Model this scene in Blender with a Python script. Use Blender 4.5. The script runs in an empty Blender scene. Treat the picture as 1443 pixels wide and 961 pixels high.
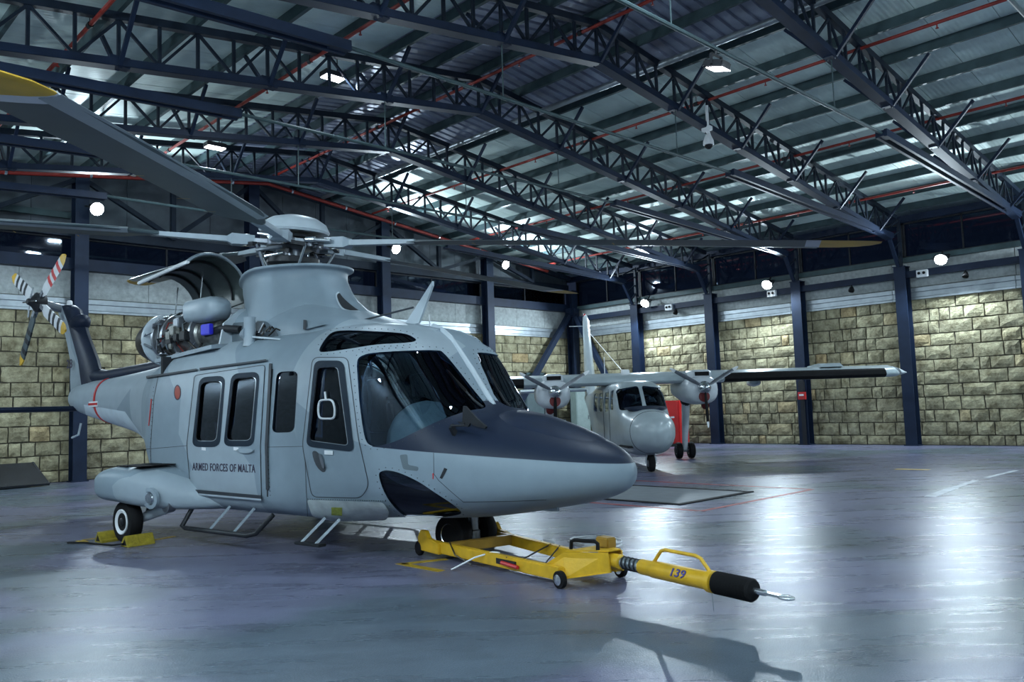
import bpy, bmesh, math, random
import numpy as np
from mathutils import Vector, Matrix
rnd = random.Random(7)
sc = bpy.context.scene
COL = sc.collection
pi = math.pi

# ------------------------------------------------------------------ camera
W0, H0 = 1443.0, 961.0
FPX, YAW, PITCH, ROLL, CAMH = 1159.61, 0.7677, 0.0825, -0.0329, 1.5
_f = np.array([math.sin(YAW)*math.cos(PITCH), math.cos(YAW)*math.cos(PITCH), math.sin(PITCH)])
_r = np.array([math.cos(YAW), -math.sin(YAW), 0.0]); _u = np.cross(_r, _f)
CR = math.cos(ROLL)*_r + math.sin(ROLL)*_u
CU = -math.sin(ROLL)*_r + math.cos(ROLL)*_u
CF = _f
CAM = np.array([0.0, 0.0, CAMH])
cd = bpy.data.cameras.new('camera'); cam = bpy.data.objects.new('camera', cd); COL.objects.link(cam)
cd.sensor_width = 36.0; cd.lens = FPX/W0*36.0; cd.clip_start = 0.05; cd.clip_end = 300
m = Matrix(((CR[0], CU[0], -CF[0], 0), (CR[1], CU[1], -CF[1], 0), (CR[2], CU[2], -CF[2], CAMH), (0, 0, 0, 1)))
cam.matrix_world = m
sc.camera = cam
def ray(x, y): return CF + (x-W0/2)/FPX*CR - (y-H0/2)/FPX*CU
def on_floor(x, y, z=0.0):
    d = ray(x, y); t = (z-CAMH)/d[2]; p = CAM + d*t; return (float(p[0]), float(p[1]))

# ------------------------------------------------------------------ world: night sky outside the hangar
w = bpy.data.worlds.new('night'); sc.world = w; w.use_nodes = True
w.node_tree.nodes['Background'].inputs[0].default_value = (0.012, 0.018, 0.035, 1)
w.node_tree.nodes['Background'].inputs[1].default_value = 1.0
vs = sc.view_settings
vs.view_transform = 'Standard'; vs.look = 'None'; vs.gamma = 1.0; vs.use_curve_mapping = False
vs.exposure = 0.0
FLOOD_W = 840.0
FLOOD_COL = (0.71, 0.88, 1.0)

# ------------------------------------------------------------------ materials
MATS = {}
def _nt(name):
    mt = bpy.data.materials.new(name); mt.use_nodes = True
    nt = mt.node_tree; b = nt.nodes['Principled BSDF']; MATS[name] = mt
    return mt, nt, b
def N_(nt, t, **kw):
    n = nt.nodes.new(t)
    for k, v in kw.items(): setattr(n, k, v)
    return n
def mat(name, col, rough=0.5, metal=0.0, var=0.12, scale=6.0, bump=0.0, bscale=40.0, spec=0.5, objvar=0.0, coat=0.0, alpha=1.0):
    mt, nt, b = _nt(name)
    b.inputs['Roughness'].default_value = rough; b.inputs['Metallic'].default_value = metal
    b.inputs['Specular IOR Level'].default_value = spec
    b.inputs['Coat Weight'].default_value = coat
    tc = N_(nt, 'ShaderNodeTexCoord')
    ns = N_(nt, 'ShaderNodeTexNoise'); ns.inputs['Scale'].default_value = scale; ns.inputs['Detail'].default_value = 5
    nt.links.new(tc.outputs['Object'], ns.inputs['Vector'])
    ra = N_(nt, 'ShaderNodeMapRange'); ra.inputs[1].default_value = 0.25; ra.inputs[2].default_value = 0.75
    ra.inputs[3].default_value = 1-var; ra.inputs[4].default_value = 1+var
    nt.links.new(ns.outputs['Fac'], ra.inputs[0])
    mx = N_(nt, 'ShaderNodeVectorMath', operation='SCALE'); mx.inputs[0].default_value = col
    nt.links.new(ra.outputs[0], mx.inputs['Scale'])
    out = mx.outputs[0]
    if objvar:
        oi = N_(nt, 'ShaderNodeObjectInfo')
        r2 = N_(nt, 'ShaderNodeMapRange'); r2.inputs[3].default_value = 1-objvar; r2.inputs[4].default_value = 1+objvar
        nt.links.new(oi.outputs['Random'], r2.inputs[0])
        m2 = N_(nt, 'ShaderNodeVectorMath', operation='SCALE'); nt.links.new(out, m2.inputs[0]); nt.links.new(r2.outputs[0], m2.inputs['Scale'])
        out = m2.outputs[0]
    nt.links.new(out, b.inputs['Base Color'])
    if bump:
        n2 = N_(nt, 'ShaderNodeTexNoise'); n2.inputs['Scale'].default_value = bscale; n2.inputs['Detail'].default_value = 6
        nt.links.new(tc.outputs['Object'], n2.inputs['Vector'])
        bp = N_(nt, 'ShaderNodeBump'); bp.inputs['Strength'].default_value = bump; bp.inputs['Distance'].default_value = 0.02
        nt.links.new(n2.outputs['Fac'], bp.inputs['Height']); nt.links.new(bp.outputs[0], b.inputs['Normal'])
    return mt
def emit(name, col, strength):
    mt, nt, b = _nt(name)
    b.inputs['Base Color'].default_value = (*col, 1); b.inputs['Emission Color'].default_value = (*col, 1)
    b.inputs['Emission Strength'].default_value = strength
    return mt
def glass(name, col, rough=0.03, mixf=0.5, tint=(0.5, 0.6, 0.65)):
    # thin pane: tinted see-through with clear reflections
    mt, nt, b = _nt(name)
    o = nt.nodes['Material Output']
    tr = N_(nt, 'ShaderNodeBsdfTransparent'); tr.inputs[0].default_value = (*tint, 1)
    gl = N_(nt, 'ShaderNodeBsdfGlossy'); gl.inputs[0].default_value = (*col, 1); gl.inputs['Roughness'].default_value = rough
    fr = N_(nt, 'ShaderNodeFresnel'); fr.inputs['IOR'].default_value = 1.0 + mixf
    mx = N_(nt, 'ShaderNodeMixShader')
    nt.links.new(fr.outputs[0], mx.inputs[0]); nt.links.new(tr.outputs[0], mx.inputs[1]); nt.links.new(gl.outputs[0], mx.inputs[2])
    nt.links.new(mx.outputs[0], o.inputs['Surface'])
    return mt

STEEL = mat('navy_steel', (0.009, 0.018, 0.042), 0.5, 0.0, 0.25, 3.0, spec=0.25)
TRUSS = mat('truss_steel', (0.010, 0.017, 0.030), 0.5, 0.0, 0.25, 3.0, spec=0.25)
PURL = mat('purlin_steel', (0.045, 0.075, 0.082), 0.5, 0.0, 0.25, 4.0, spec=0.3)
GALV = mat('galvanised_steel', (0.34, 0.38, 0.41), 0.38, 0.7, 0.15, 5.0)
ROOFM = mat('roof_sheet', (0.66, 0.79, 0.74), 0.55, 0.1, 0.12, 2.0, objvar=0.10)
RIDGEM = mat('ridge_sheet', (0.30, 0.33, 0.42), 0.40, 0.3, 0.25, 2.5, objvar=0.15)
REDPIPE = mat('red_pipe', (0.27, 0.024, 0.016), 0.45, 0.1, 0.15, 5.0)
CONC = mat('concrete_band', (0.38, 0.41, 0.41), 0.85, 0.0, 0.25, 9.0, bump=0.5, bscale=60)
MORTAR = mat('mortar', (0.085, 0.075, 0.055), 0.95, 0.0, 0.3, 5.0, bump=0.8, bscale=40)
CLAD = mat('gable_cladding', (0.10, 0.12, 0.14), 0.5, 0.3, 0.3, 2.0)
BLACK = mat('black_rubber', (0.008, 0.008, 0.009), 0.75, 0.0, 0.2, 10, spec=0.15)
DARK = mat('dark_metal', (0.018, 0.02, 0.024), 0.5, 0.1, 0.2, 10, spec=0.3)
WHITE = mat('white_plastic', (0.72, 0.74, 0.76), 0.45, 0.0, 0.04, 5)
REDP = mat('red_paint', (0.50, 0.02, 0.02), 0.4, 0.0, 0.1, 4)
YEL = mat('yellow_paint', (0.62, 0.36, 0.015), 0.42, 0.05, 0.2, 8, bump=0.08)
CHROME = mat('bright_metal', (0.62, 0.65, 0.68), 0.22, 0.95, 0.08, 10)
STEELG = mat('grey_metal', (0.25, 0.27, 0.30), 0.35, 0.8, 0.15, 12)
NIGHTGLASS = glass('window_glass', (0.9, 0.95, 1.0), 0.04, 0.5, (0.35, 0.42, 0.5))
LENS = emit('lamp_lens', (0.92, 0.97, 1.0), 60.0)
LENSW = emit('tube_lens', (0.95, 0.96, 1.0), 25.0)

# ------------------------------------------------------------------ mesh helpers
class MB:
    def __init__(self): self.v = []; self.f = []
    def add(self, vs_, fs_):
        o = len(self.v); self.v += [tuple(map(float, p)) for p in vs_]; self.f += [tuple(i+o for i in f) for f in fs_]; return self
    def box(self, c, s, R=None):
        hx, hy, hz = s[0]/2, s[1]/2, s[2]/2
        P = [Vector((x, y, z)) for x in (-hx, hx) for y in (-hy, hy) for z in (-hz, hz)]
        if R is not None: P = [R @ p for p in P]
        c = Vector(c)
        return self.add([c+p for p in P], [(0, 1, 3, 2), (4, 6, 7, 5), (0, 4, 5, 1), (2, 3, 7, 6), (0, 2, 6, 4), (1, 5, 7, 3)])
    def b2(self, x0, x1, y0, y1, z0, z1): return self.box(((x0+x1)/2, (y0+y1)/2, (z0+z1)/2), (x1-x0, y1-y0, z1-z0))
    def bar(self, a, b, wd, ht, up=(0, 0, 1)):
        a = Vector(a); b = Vector(b); d = (b-a).normalized(); up = Vector(up)
        if abs(d.dot(up)) > 0.98: up = Vector((1, 0, 0)) if abs(d.x) < 0.9 else Vector((0, 1, 0))
        s = d.cross(up).normalized(); u = s.cross(d).normalized()
        P = []
        for e in (a, b):
            for i, j in ((-1, -1), (1, -1), (1, 1), (-1, 1)): P.append(e + s*(i*wd/2) + u*(j*ht/2))
        return self.add(P, [(3, 2, 1, 0), (4, 5, 6, 7), (0, 1, 5, 4), (1, 2, 6, 5), (2, 3, 7, 6), (3, 0, 4, 7)])
    def tube(self, pts, r, n=8, closed=False):
        pts = [Vector(p) for p in pts]; k = len(pts); rings = []
        prev = None
        for i, p in enumerate(pts):
            if closed: t = pts[(i+1) % k]-pts[i-1]
            else: t = pts[min(i+1, k-1)]-pts[max(i-1, 0)]
            t.normalize()
            if prev is None:
                a = Vector((0, 0, 1)) if abs(t.z) < 0.9 else Vector((1, 0, 0))
                s = t.cross(a).normalized()
            else: s = (prev - t*prev.dot(t)).normalized()
            prev = s; u = s.cross(t)
            rr = r[i] if isinstance(r, (list, tuple)) else r
            rings.append([p + (s*math.cos(2*pi*j/n) + u*math.sin(2*pi*j/n))*rr for j in range(n)])
        return self.rings(rings, closed)
    def rings(self, rings, closed=False, caps=True):
        n = len(rings[0]); k = len(rings); V = [p for r in rings for p in r]; F = []
        for i in range(k if closed else k-1):
            for j in range(n):
                F.append((i*n+j, i*n+(j+1) % n, ((i+1) % k)*n+(j+1) % n, ((i+1) % k)*n+j))
        if not closed and caps: F.append(tuple(range(n))[::-1]); F.append(tuple((k-1)*n+j for j in range(n)))
        return self.add(V, F)
    def lathe(self, prof, o, ax, n=24):
        o = Vector(o); ax = Vector(ax).normalized(); a = Vector((0, 0, 1)) if abs(ax.z) < 0.9 else Vector((1, 0, 0))
        s = ax.cross(a).normalized(); u = s.cross(ax)
        return self.rings([[o + ax*h + (s*math.cos(2*pi*j/n)+u*math.sin(2*pi*j/n))*max(r, 1e-4) for j in range(n)] for r, h in prof])
    def prism(self, poly, vec):
        vec = Vector(vec); P = [Vector(p) for p in poly]; n = len(P)
        return self.add(P+[p+vec for p in P], [tuple(range(n))[::-1], tuple(range(n, 2*n))] + [(i, (i+1) % n, n+(i+1) % n, n+i) for i in range(n)])
    def mesh(self, name, mt, smooth=None, bevel=0.0, fix=True):
        me = bpy.data.meshes.new(name); me.from_pydata(self.v, [], self.f)
        if fix or bevel:
            bm = bmesh.new(); bm.from_mesh(me)
            if bevel: bmesh.ops.bevel(bm, geom=bm.edges[:], offset=bevel, segments=2, affect='EDGES', clamp_overlap=True)
            bmesh.ops.recalc_face_normals(bm, faces=bm.faces[:])
            bm.to_mesh(me); bm.free()
        if mt is not None: me.materials.append(mt)
        if smooth is not None: do_smooth(me, smooth)
        return me
    def build(self, name, mt, parent=None, smooth=None, bevel=0.0):
        return obj(name, self.mesh(name, mt, smooth, bevel), parent)
def do_smooth(me, ang=35):
    me.polygons.foreach_set('use_smooth', [True]*len(me.polygons))
    if hasattr(me, 'set_sharp_from_angle'): me.set_sharp_from_angle(angle=math.radians(ang))
def obj(name, data, parent=None, loc=None):
    o = bpy.data.objects.new(name, data); COL.objects.link(o)
    if parent is not None: o.parent = parent
    if loc is not None: o.location = loc
    return o
def tag(o, label=None, cat=None, group=None, kind=None):
    if label: o['label'] = label
    if cat: o['category'] = cat
    if group: o['group'] = group
    if kind: o['kind'] = kind
    return o
def thing(name, label, cat, loc=(0, 0, 0), rotz=0.0, group=None, kind=None):
    o = obj(name, None); o.location = loc; o.rotation_euler = (0, 0, rotz); o.empty_display_size = 0.1
    return tag(o, label, cat, group, kind)
def part(name, data, parent, loc=(0, 0, 0), rot=None, scl=None):
    o = obj(name, data, parent, loc)
    if rot is not None: o.rotation_euler = rot
    if scl is not None: o.scale = scl
    return o
def dup(root, loc=None, rotz=None, label=None):
    r = root.copy(); COL.objects.link(r)
    if loc is not None: r.location = loc
    if rotz is not None: r.rotation_euler = (0, 0, rotz)
    if label: r['label'] = label
    for ch in list(root.children):
        c = ch.copy(); COL.objects.link(c); c.parent = r
        for g in list(ch.children):
            d = g.copy(); COL.objects.link(d); d.parent = c
    return r
ORD = ['first', 'second', 'third', 'fourth', 'fifth', 'sixth', 'seventh', 'eighth', 'ninth', 'tenth']

# ------------------------------------------------------------------ the hangar
XC, YC, P_, Q_, XW, YW, HS = 26.158, 23.345, 3.4082, 4.8514, 26.456, 23.733, 4.45
RX = 11.88
XL, XLC = 2*RX-XW, 2*RX-XC          # far side wall (behind the camera's left)
YF = -8.0                            # front wall, behind the camera
def zr(x, top=9.08): return top - 0.128*abs(x-RX)

# floor
mt, nt, b = _nt('hangar_floor')
tc = N_(nt, 'ShaderNodeTexCoord')
n1 = N_(nt, 'ShaderNodeTexNoise'); n1.inputs['Scale'].default_value = 0.33; n1.inputs['Detail'].default_value = 3; n1.inputs['Roughness'].default_value = 0.45
n2 = N_(nt, 'ShaderNodeTexNoise'); n2.inputs['Scale'].default_value = 1.5; n2.inputs['Detail'].default_value = 8; n2.inputs['Roughness'].default_value = 0.65
n3 = N_(nt, 'ShaderNodeTexNoise'); n3.inputs['Scale'].default_value = 95; n3.inputs['Detail'].default_value = 4
n4 = N_(nt, 'ShaderNodeTexNoise'); n4.inputs['Scale'].default_value = 7; n4.inputs['Detail'].default_value = 3
for n in (n1, n2, n3, n4): nt.links.new(tc.outputs['Object'], n.inputs['Vector'])
c1 = N_(nt, 'ShaderNodeValToRGB'); e = c1.color_ramp.elements
e[0].position = 0.43; e[0].color = (0.085, 0.110, 0.142, 1); e[1].position = 0.50; e[1].color = (0.128, 0.134, 0.208, 1)
nt.links.new(n1.outputs['Fac'], c1.inputs[0])
mr = N_(nt, 'ShaderNodeMapRange'); mr.inputs[1].default_value = 0.3; mr.inputs[2].default_value = 0.7; mr.inputs[3].default_value = 0.78; mr.inputs[4].default_value = 1.18
nt.links.new(n2.outputs['Fac'], mr.inputs[0])
m3 = N_(nt, 'ShaderNodeMapRange'); m3.inputs[1].default_value = 0.3; m3.inputs[2].default_value = 0.7; m3.inputs[3].default_value = 0.72; m3.inputs[4].default_value = 1.28
nt.links.new(n3.outputs['Fac'], m3.inputs[0])
mp = N_(nt, 'ShaderNodeMapping'); mp.inputs['Scale'].default_value = (0.55, 3.2, 1)
vr = N_(nt, 'ShaderNodeVectorRotate', rotation_type='Z_AXIS'); vr.inputs['Angle'].default_value = 0.77
n5 = N_(nt, 'ShaderNodeTexNoise'); n5.inputs['Scale'].default_value = 1.3; n5.inputs['Detail'].default_value = 6; n5.inputs['Roughness'].default_value = 0.6
nt.links.new(tc.outputs['Object'], vr.inputs['Vector']); nt.links.new(vr.outputs[0], mp.inputs[0]); nt.links.new(mp.outputs[0], n5.inputs['Vector'])
m5 = N_(nt, 'ShaderNodeMapRange'); m5.inputs[1].default_value = 0.35; m5.inputs[2].default_value = 0.65; m5.inputs[3].default_value = 0.86; m5.inputs[4].default_value = 1.12
nt.links.new(n5.outputs['Fac'], m5.inputs[0])
m6 = N_(nt, 'ShaderNodeMath', operation='MULTIPLY'); nt.links.new(mr.outputs[0], m6.inputs[0]); nt.links.new(m5.outputs[0], m6.inputs[1])
mm = N_(nt, 'ShaderNodeMath', operation='MULTIPLY'); nt.links.new(m6.outputs[0], mm.inputs[0]); nt.links.new(m3.outputs[0], mm.inputs[1])
sv = N_(nt, 'ShaderNodeVectorMath', operation='SCALE'); nt.links.new(c1.outputs[0], sv.inputs[0]); nt.links.new(mm.outputs[0], sv.inputs['Scale'])
nt.links.new(sv.outputs[0], b.inputs['Base Color'])
rr = N_(nt, 'ShaderNodeMapRange'); rr.inputs[1].default_value = 0.3; rr.inputs[2].default_value = 0.7; rr.inputs[3].default_value = 0.24; rr.inputs[4].default_value = 0.34
nt.links.new(n5.outputs['Fac'], rr.inputs[0]); nt.links.new(rr.outputs[0], b.inputs['Roughness'])
bp = N_(nt, 'ShaderNodeBump'); bp.inputs['Strength'].default_value = 0.35; bp.inputs['Distance'].default_value = 0.005
nt.links.new(n3.outputs['Fac'], bp.inputs['Height'])
bp2 = N_(nt, 'ShaderNodeBump'); bp2.inputs['Strength'].default_value = 0.14; bp2.inputs['Distance'].default_value = 0.02
nt.links.new(n4.outputs['Fac'], bp2.inputs['Height']); nt.links.new(bp.outputs[0], bp2.inputs['Normal'])
nt.links.new(bp2.outputs[0], b.inputs['Normal'])
b.inputs['Specular IOR Level'].default_value = 0.34
FLOORM = mt
fl = MB().b2(XL-0.3, XW+0.3, YF-0.3, YW+0.3, -0.2, 0.0).build('floor', FLOORM)
tag(fl, 'grey painted concrete hangar floor with worn glossy patches', None, None, 'structure')

# stones: a few rough block meshes shared by all
mt, nt, b = _nt('limestone')
tc = N_(nt, 'ShaderNodeTexCoord'); oi = N_(nt, 'ShaderNodeObjectInfo'); geo = N_(nt, 'ShaderNodeNewGeometry')
nz = N_(nt, 'ShaderNodeTexNoise'); nz.inputs['Scale'].default_value = 3.2; nz.inputs['Detail'].default_value = 8; nz.inputs['Roughness'].default_value = 0.68
nt.links.new(geo.outputs['Position'], nz.inputs['Vector'])
nb = N_(nt, 'ShaderNodeTexNoise'); nb.inputs['Scale'].default_value = 14; nb.inputs['Detail'].default_value = 8; nb.inputs['Roughness'].default_value = 0.7
nt.links.new(geo.outputs['Position'], nb.inputs['Vector'])
cr = N_(nt, 'ShaderNodeValToRGB'); e = cr.color_ramp.elements
e[0].position = 0.30; e[0].color = (0.14, 0.115, 0.06, 1); e[1].position = 0.66; e[1].color = (0.57, 0.52, 0.35, 1)
nt.links.new(nz.outputs['Fac'], cr.inputs[0])
ro = N_(nt, 'ShaderNodeValToRGB'); e = ro.color_ramp.elements
e[0].position = 0.0; e[0].color = (0.72, 0.72, 0.70, 1); e[1].position = 1.0; e[1].color = (1.1, 1.08, 1.0, 1)
x_ = ro.color_ramp.elements.new(0.93); x_.color = (1.0, 1.0, 0.95, 1); x_ = ro.color_ramp.elements.new(0.96); x_.color = (0.98, 0.80, 0.62, 1)
nt.links.new(oi.outputs['Random'], ro.inputs[0])
ml = N_(nt, 'ShaderNodeVectorMath', operation='MULTIPLY'); nt.links.new(cr.outputs[0], ml.inputs[0]); nt.links.new(ro.outputs[0], ml.inputs[1])
nt.links.new(ml.outputs[0], b.inputs['Base Color']); b.inputs['Roughness'].default_value = 0.92
bp = N_(nt, 'ShaderNodeBump'); bp.inputs['Strength'].default_value = 0.9; bp.inputs['Distance'].default_value = 0.045
nt.links.new(nb.outputs['Fac'], bp.inputs['Height']); nt.links.new(bp.outputs[0], b.inputs['Normal'])
STONE = mt
def stone_mesh(k):
    r = random.Random(100+k); nx, nz_ = 4, 3; d = 0.075
    V, F = [], []
    for j in range(nz_+1):
        for i in range(nx+1):
            x, z = i/nx-0.5, j/nz_-0.5
            edge = i in (0, nx) or j in (0, nz_)
            y = d*(0.55 if edge else 1.0) * r.uniform(0.8, 1.1)
            V.append((x + (0 if i in (0, nx) else r.uniform(-.05, .05)) + (r.uniform(-.018, .018) if i in (0, nx) else 0), -y, z + (0 if j in (0, nz_) else r.uniform(-.06, .06)) + (r.uniform(-.03, .03) if j in (0, nz_) else 0)))
    for j in range(nz_):
        for i in range(nx): a = j*(nx+1)+i; F.append((a, a+1, a+nx+2, a+nx+1))
    loop = [i for i in range(nx+1)] + [(j+1)*(nx+1)-1 for j in range(1, nz_+1)] + [nz_*(nx+1)+i for i in range(nx-1, -1, -1)] + [j*(nx+1) for j in range(nz_-1, 0, -1)]
    n0 = len(V)
    for i in loop: V.append((V[i][0], 0.03, V[i][2]))
    for k2 in range(len(loop)): F.append((loop[k2], n0+k2, n0+(k2+1) % len(loop), loop[(k2+1) % len(loop)]))
    me = bpy.data.meshes.new('stone'); me.from_pydata(V, [], F); me.materials.append(STONE)
    bm = bmesh.new(); bm.from_mesh(me); bmesh.ops.recalc_face_normals(bm, faces=bm.faces[:]); bm.to_mesh(me); bm.free()
    return me
STONES = [stone_mesh(k) for k in range(12)]
def courses(length, seed):
    r = random.Random(seed); z = 0.0; out = []
    hs = [0.30, 0.40, 0.36, 0.40, 0.37, 0.39, 0.36, 0.41, 0.37, 0.38, 0.38, 0.33]; k = HS/sum(hs)
    for h_ in hs:
        h_ *= k; u = -r.uniform(0, 0.6)
        while u < length:
            l = r.choice((0.30, 0.42, 0.52, 0.6, 0.68, 0.76, 0.9)) * r.uniform(0.9, 1.1)
            a, b_ = max(u, 0), min(u+l, length)
            if b_-a > 0.16: out.append((a, b_, z, z+h_))
            u += l
        z += h_
    return out
def stone_wall(name, label, org, ang, length, keep, seed, backing):
    wl = backing.build(name, MORTAR); tag(wl, label, None, None, 'structure')
    far = MB(); r = random.Random(seed+5)
    for a, b_, z0, z1 in courses(length, seed):
        me = STONES[r.randrange(12)]; g = 0.017
        cx, cz = (a+b_)/2, (z0+z1)/2; sx, sz = (b_-a-2*g), (z1-z0-2*g)
        sy = r.uniform(0.6, 1.1)
        loc = (org[0]+math.cos(ang)*cx, org[1]+math.sin(ang)*cx, cz)
        fl_ = r.choice((1, -1))
        if keep(cx):
            o = obj('stone', me, wl, loc); o.rotation_euler = (0, 0, ang); o.scale = (sx, sy, sz)
        else:
            Rm = Matrix.Rotation(ang, 3, 'Z')
            far.add([Vector(loc) + Rm @ Vector((v.co.x*sx, v.co.y*sy, v.co.z*sz)) for v in me.vertices], [tuple(p.vertices) for p in me.polygons])
    if far.v:
        o = obj('stone_courses', far.mesh('stone_courses', STONE, fix=False), wl); o['kind'] = 'stuff'
    return wl
# side wall with the floodlights: seen face points to -x ; run from the corner towards -y
wall_right = stone_wall('wall_right', 'long side wall of rough yellow limestone blocks under a concrete band', (XW, YW), -pi/2, YW-5.0, lambda u: u > 3.4, 11,
    MB().b2(XW, XW+0.4, YF, YW+0.4, 0, 4.84))
wall_back = stone_wall('wall_back', 'gable end wall of rough yellow limestone blocks behind the helicopter', (2.0, YW), 0.0, XW-2.0, lambda u: u < 7.2 or u > 18.4, 23,
    MB().b2(XL, XW, YW, YW+0.4, 0, 4.84))
tag(MB().b2(XL-0.4, XL, YF, YW+0.4, 0, 8.0).build('wall_left', CONC), 'plain concrete side wall', None, None, 'structure')
tag(MB().b2(XL, XW, YF-0.4, YF, 0, 9.2).build('wall_front', CONC), 'plain concrete end wall', None, None, 'structure')

# steel channel ledge and concrete panels on both stone walls
def ledge_profile(d0):  # list of (out, z)
    return [(0, 4.44), (d0+.05, 4.44), (d0+.05, 4.50), (d0+.015, 4.52), (d0+.015, 4.66), (d0+.04, 4.68), (d0+.04, 4.80), (0, 4.83)]
k = 0
y = YW
while y > 3.0:
    y0 = max(y-P_, 2.9)
    MB().prism([(XW-o_, y, z) for o_, z in ledge_profile(.06)], (0, y0-y+0.015, 0)).build('ledge_channel', GALV, wall_right)
    MB().b2(XW, XW+0.3, y0+0.008, y-0.008, 4.83, 5.62).build('concrete_panel', CONC, wall_right)
    y -= P_
MB().b2(XW, XW+0.3, YF, 2.9, 4.83, 5.62).build('concrete_panel', CONC, wall_right)
x = XW
while x > 1.0:
    x0 = x-Q_
    MB().prism([(x, YW-o_, z) for o_, z in ledge_profile(.06)], (x0-x+0.015, 0, 0)).build('ledge_channel', GALV, wall_back)
    for i in range(3):
        MB().b2(x0+Q_*i/3+.006, x0+Q_*(i+1)/3-.006, YW, YW+0.3, 4.84, 5.60).build('concrete_panel', CONC, wall_back)
    x -= Q_
MB().b2(XL, x+Q_*0, YW, YW+0.3, 4.84, 5.60).build('concrete_panel', CONC, wall_back)
# gable cladding panels above the windows
cl = thing('gable_cladding', 'dark grey metal cladding in the gable above the window band', 'cladding', (0, YW, 6.7), kind='structure')
x = XL; 
while x < XW-0.01:
    x1 = min(x+1.2, XW)
    MB().prism([(x+.006, .1, 0), (x1-.006, .1, 0), (x1-.006, .1, zr(x1)-6.74), (x+.006, .1, zr(x)-6.74)] if not (x < RX < x1) else
               [(x+.006, .1, 0), (x1-.006, .1, 0), (x1-.006, .1, zr(x1)-6.74), (RX, .1, zr(RX)-6.74), (x+.006, .1, zr(x)-6.74)], (0, .05, 0)).build('cladding_panel', CLAD, cl)
    x = x1
# beams on the gable
def beam(name, label, a, b, wd, ht, m_=STEEL, cat='beam'):
    a = Vector(a); b = Vector(b); t = thing(name, label, cat, (a+b)/2)
    mb = MB(); d = (b-a)/2; n = d.normalized(); side = n.cross(Vector((0, 0, 1))).normalized()
    f = 0.016
    if ht > 0.1:
        mb.bar(-d, d, f, ht-2*f)
        mbt = MB().bar(-d+Vector((0, 0, ht/2-f/2)), d+Vector((0, 0, ht/2-f/2)), wd, f)
        mbb = MB().bar(-d-Vector((0, 0, ht/2-f/2)), d-Vector((0, 0, ht/2-f/2)), wd, f)
        mb.build('web', m_, t); mbt.build('top_flange', m_, t); mbb.build('bottom_flange', m_, t)
    else:
        mb.bar(-d, d, wd, ht).build('bar', m_, t)
    return t
def boxbeam(name, label, a, b, wd, ht, m_=STEEL, cat='beam'):
    o = MB().bar(a, b, wd, ht).build(name, m_); return tag(o, label, cat)
boxbeam('sill_beam', 'dark blue steel beam under the window band of the gable wall', (XL, YW-.14, 5.71), (XC, YW-.14, 5.71), .28, .31)
boxbeam('head_beam', 'grey-blue steel beam above the window band of the gable wall', (XL, YW-.12, 6.58), (XC, YW-.12, 6.58), .24, .26, TRUSS)
boxbeam('girt_beam', 'slim grey steel girt across the gable cladding', (XL, YW-.1, 7.02), (6.6, YW-.1, 7.02), .12, .16, PURL)
boxbeam('rail_beam', 'dark blue beam linking the columns along the long stone wall', (XC+.03, 3.0, 5.21), (XC+.03, YC-.2, 5.21), .16, .20)
boxbeam('sill_beam', 'grey-green steel beam under the clerestory of the long side wall', (XW-.09, 2.0, 5.69), (XW-.09, YW, 5.69), .18, .15, PURL)
boxbeam('eave_beam', 'dark steel eave beam above the clerestory of the long side wall', (XW-.05, 2.0, 6.98), (XW-.05, YW, 6.98), .22, .2, STEEL)
# window bands
wn = 0
def window(axis, a, b_, z0, z1, label):
    global wn; wn += 1
    t = thing('window_%d' % wn, label, None, kind='structure')
    fr = 0.05
    def bx(u0, u1, w0, w1, off0, off1):
        return MB().b2(u0, u1, YW+off0, YW+off1, w0, w1) if axis == 'x' else MB().b2(XW+off0, XW+off1, u0, u1, w0, w1)
    for (u0, u1, w0, w1) in ((a, b_, z0, z0+fr), (a, b_, z1-fr, z1), (a, a+fr, z0, z1), (b_-fr, b_, z0, z1)):
        bx(u0, u1, w0, w1, 0.0, 0.08).build('frame', DARK, t)
    mid = (a+b_)/2
    bx(mid-.02, mid+.02, z0, z1, 0.0, 0.07).build('mullion', DARK, t)
    for u0, u1 in ((a+fr, mid-.02), (mid+.02, b_-fr)):
        bx(u0, u1, z0+fr, z1-fr, 0.03, 0.038).build('pane', NIGHTGLASS, t)
x = XC; k = 0
while x > 0:
    window('x', x-Q_+.01, x-.01, 5.86, 6.47, 'dark clerestory window of the gable wall, %s bay from the corner' % ORD[k]); x -= Q_; k += 1
tag(MB().b2(XL, x, YW, YW+.1, 5.6, 6.7).build('wall_gable_infill', CLAD), 'dark infill of the gable end', None, None, 'structure')
for k in range(6):
    window('y', YC-P_*(k+1)+.01, YC-P_*k-.01, 5.77, 6.88, 'dark clerestory window of the long side wall, %s bay from the corner' % ORD[k])
tag(MB().b2(XW, XW+.1, YF, YC-P_*6, 5.6, 7.2).build('wall_clerestory_infill', CLAD), 'dark infill above the long side wall', None, None, 'structure')

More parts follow.
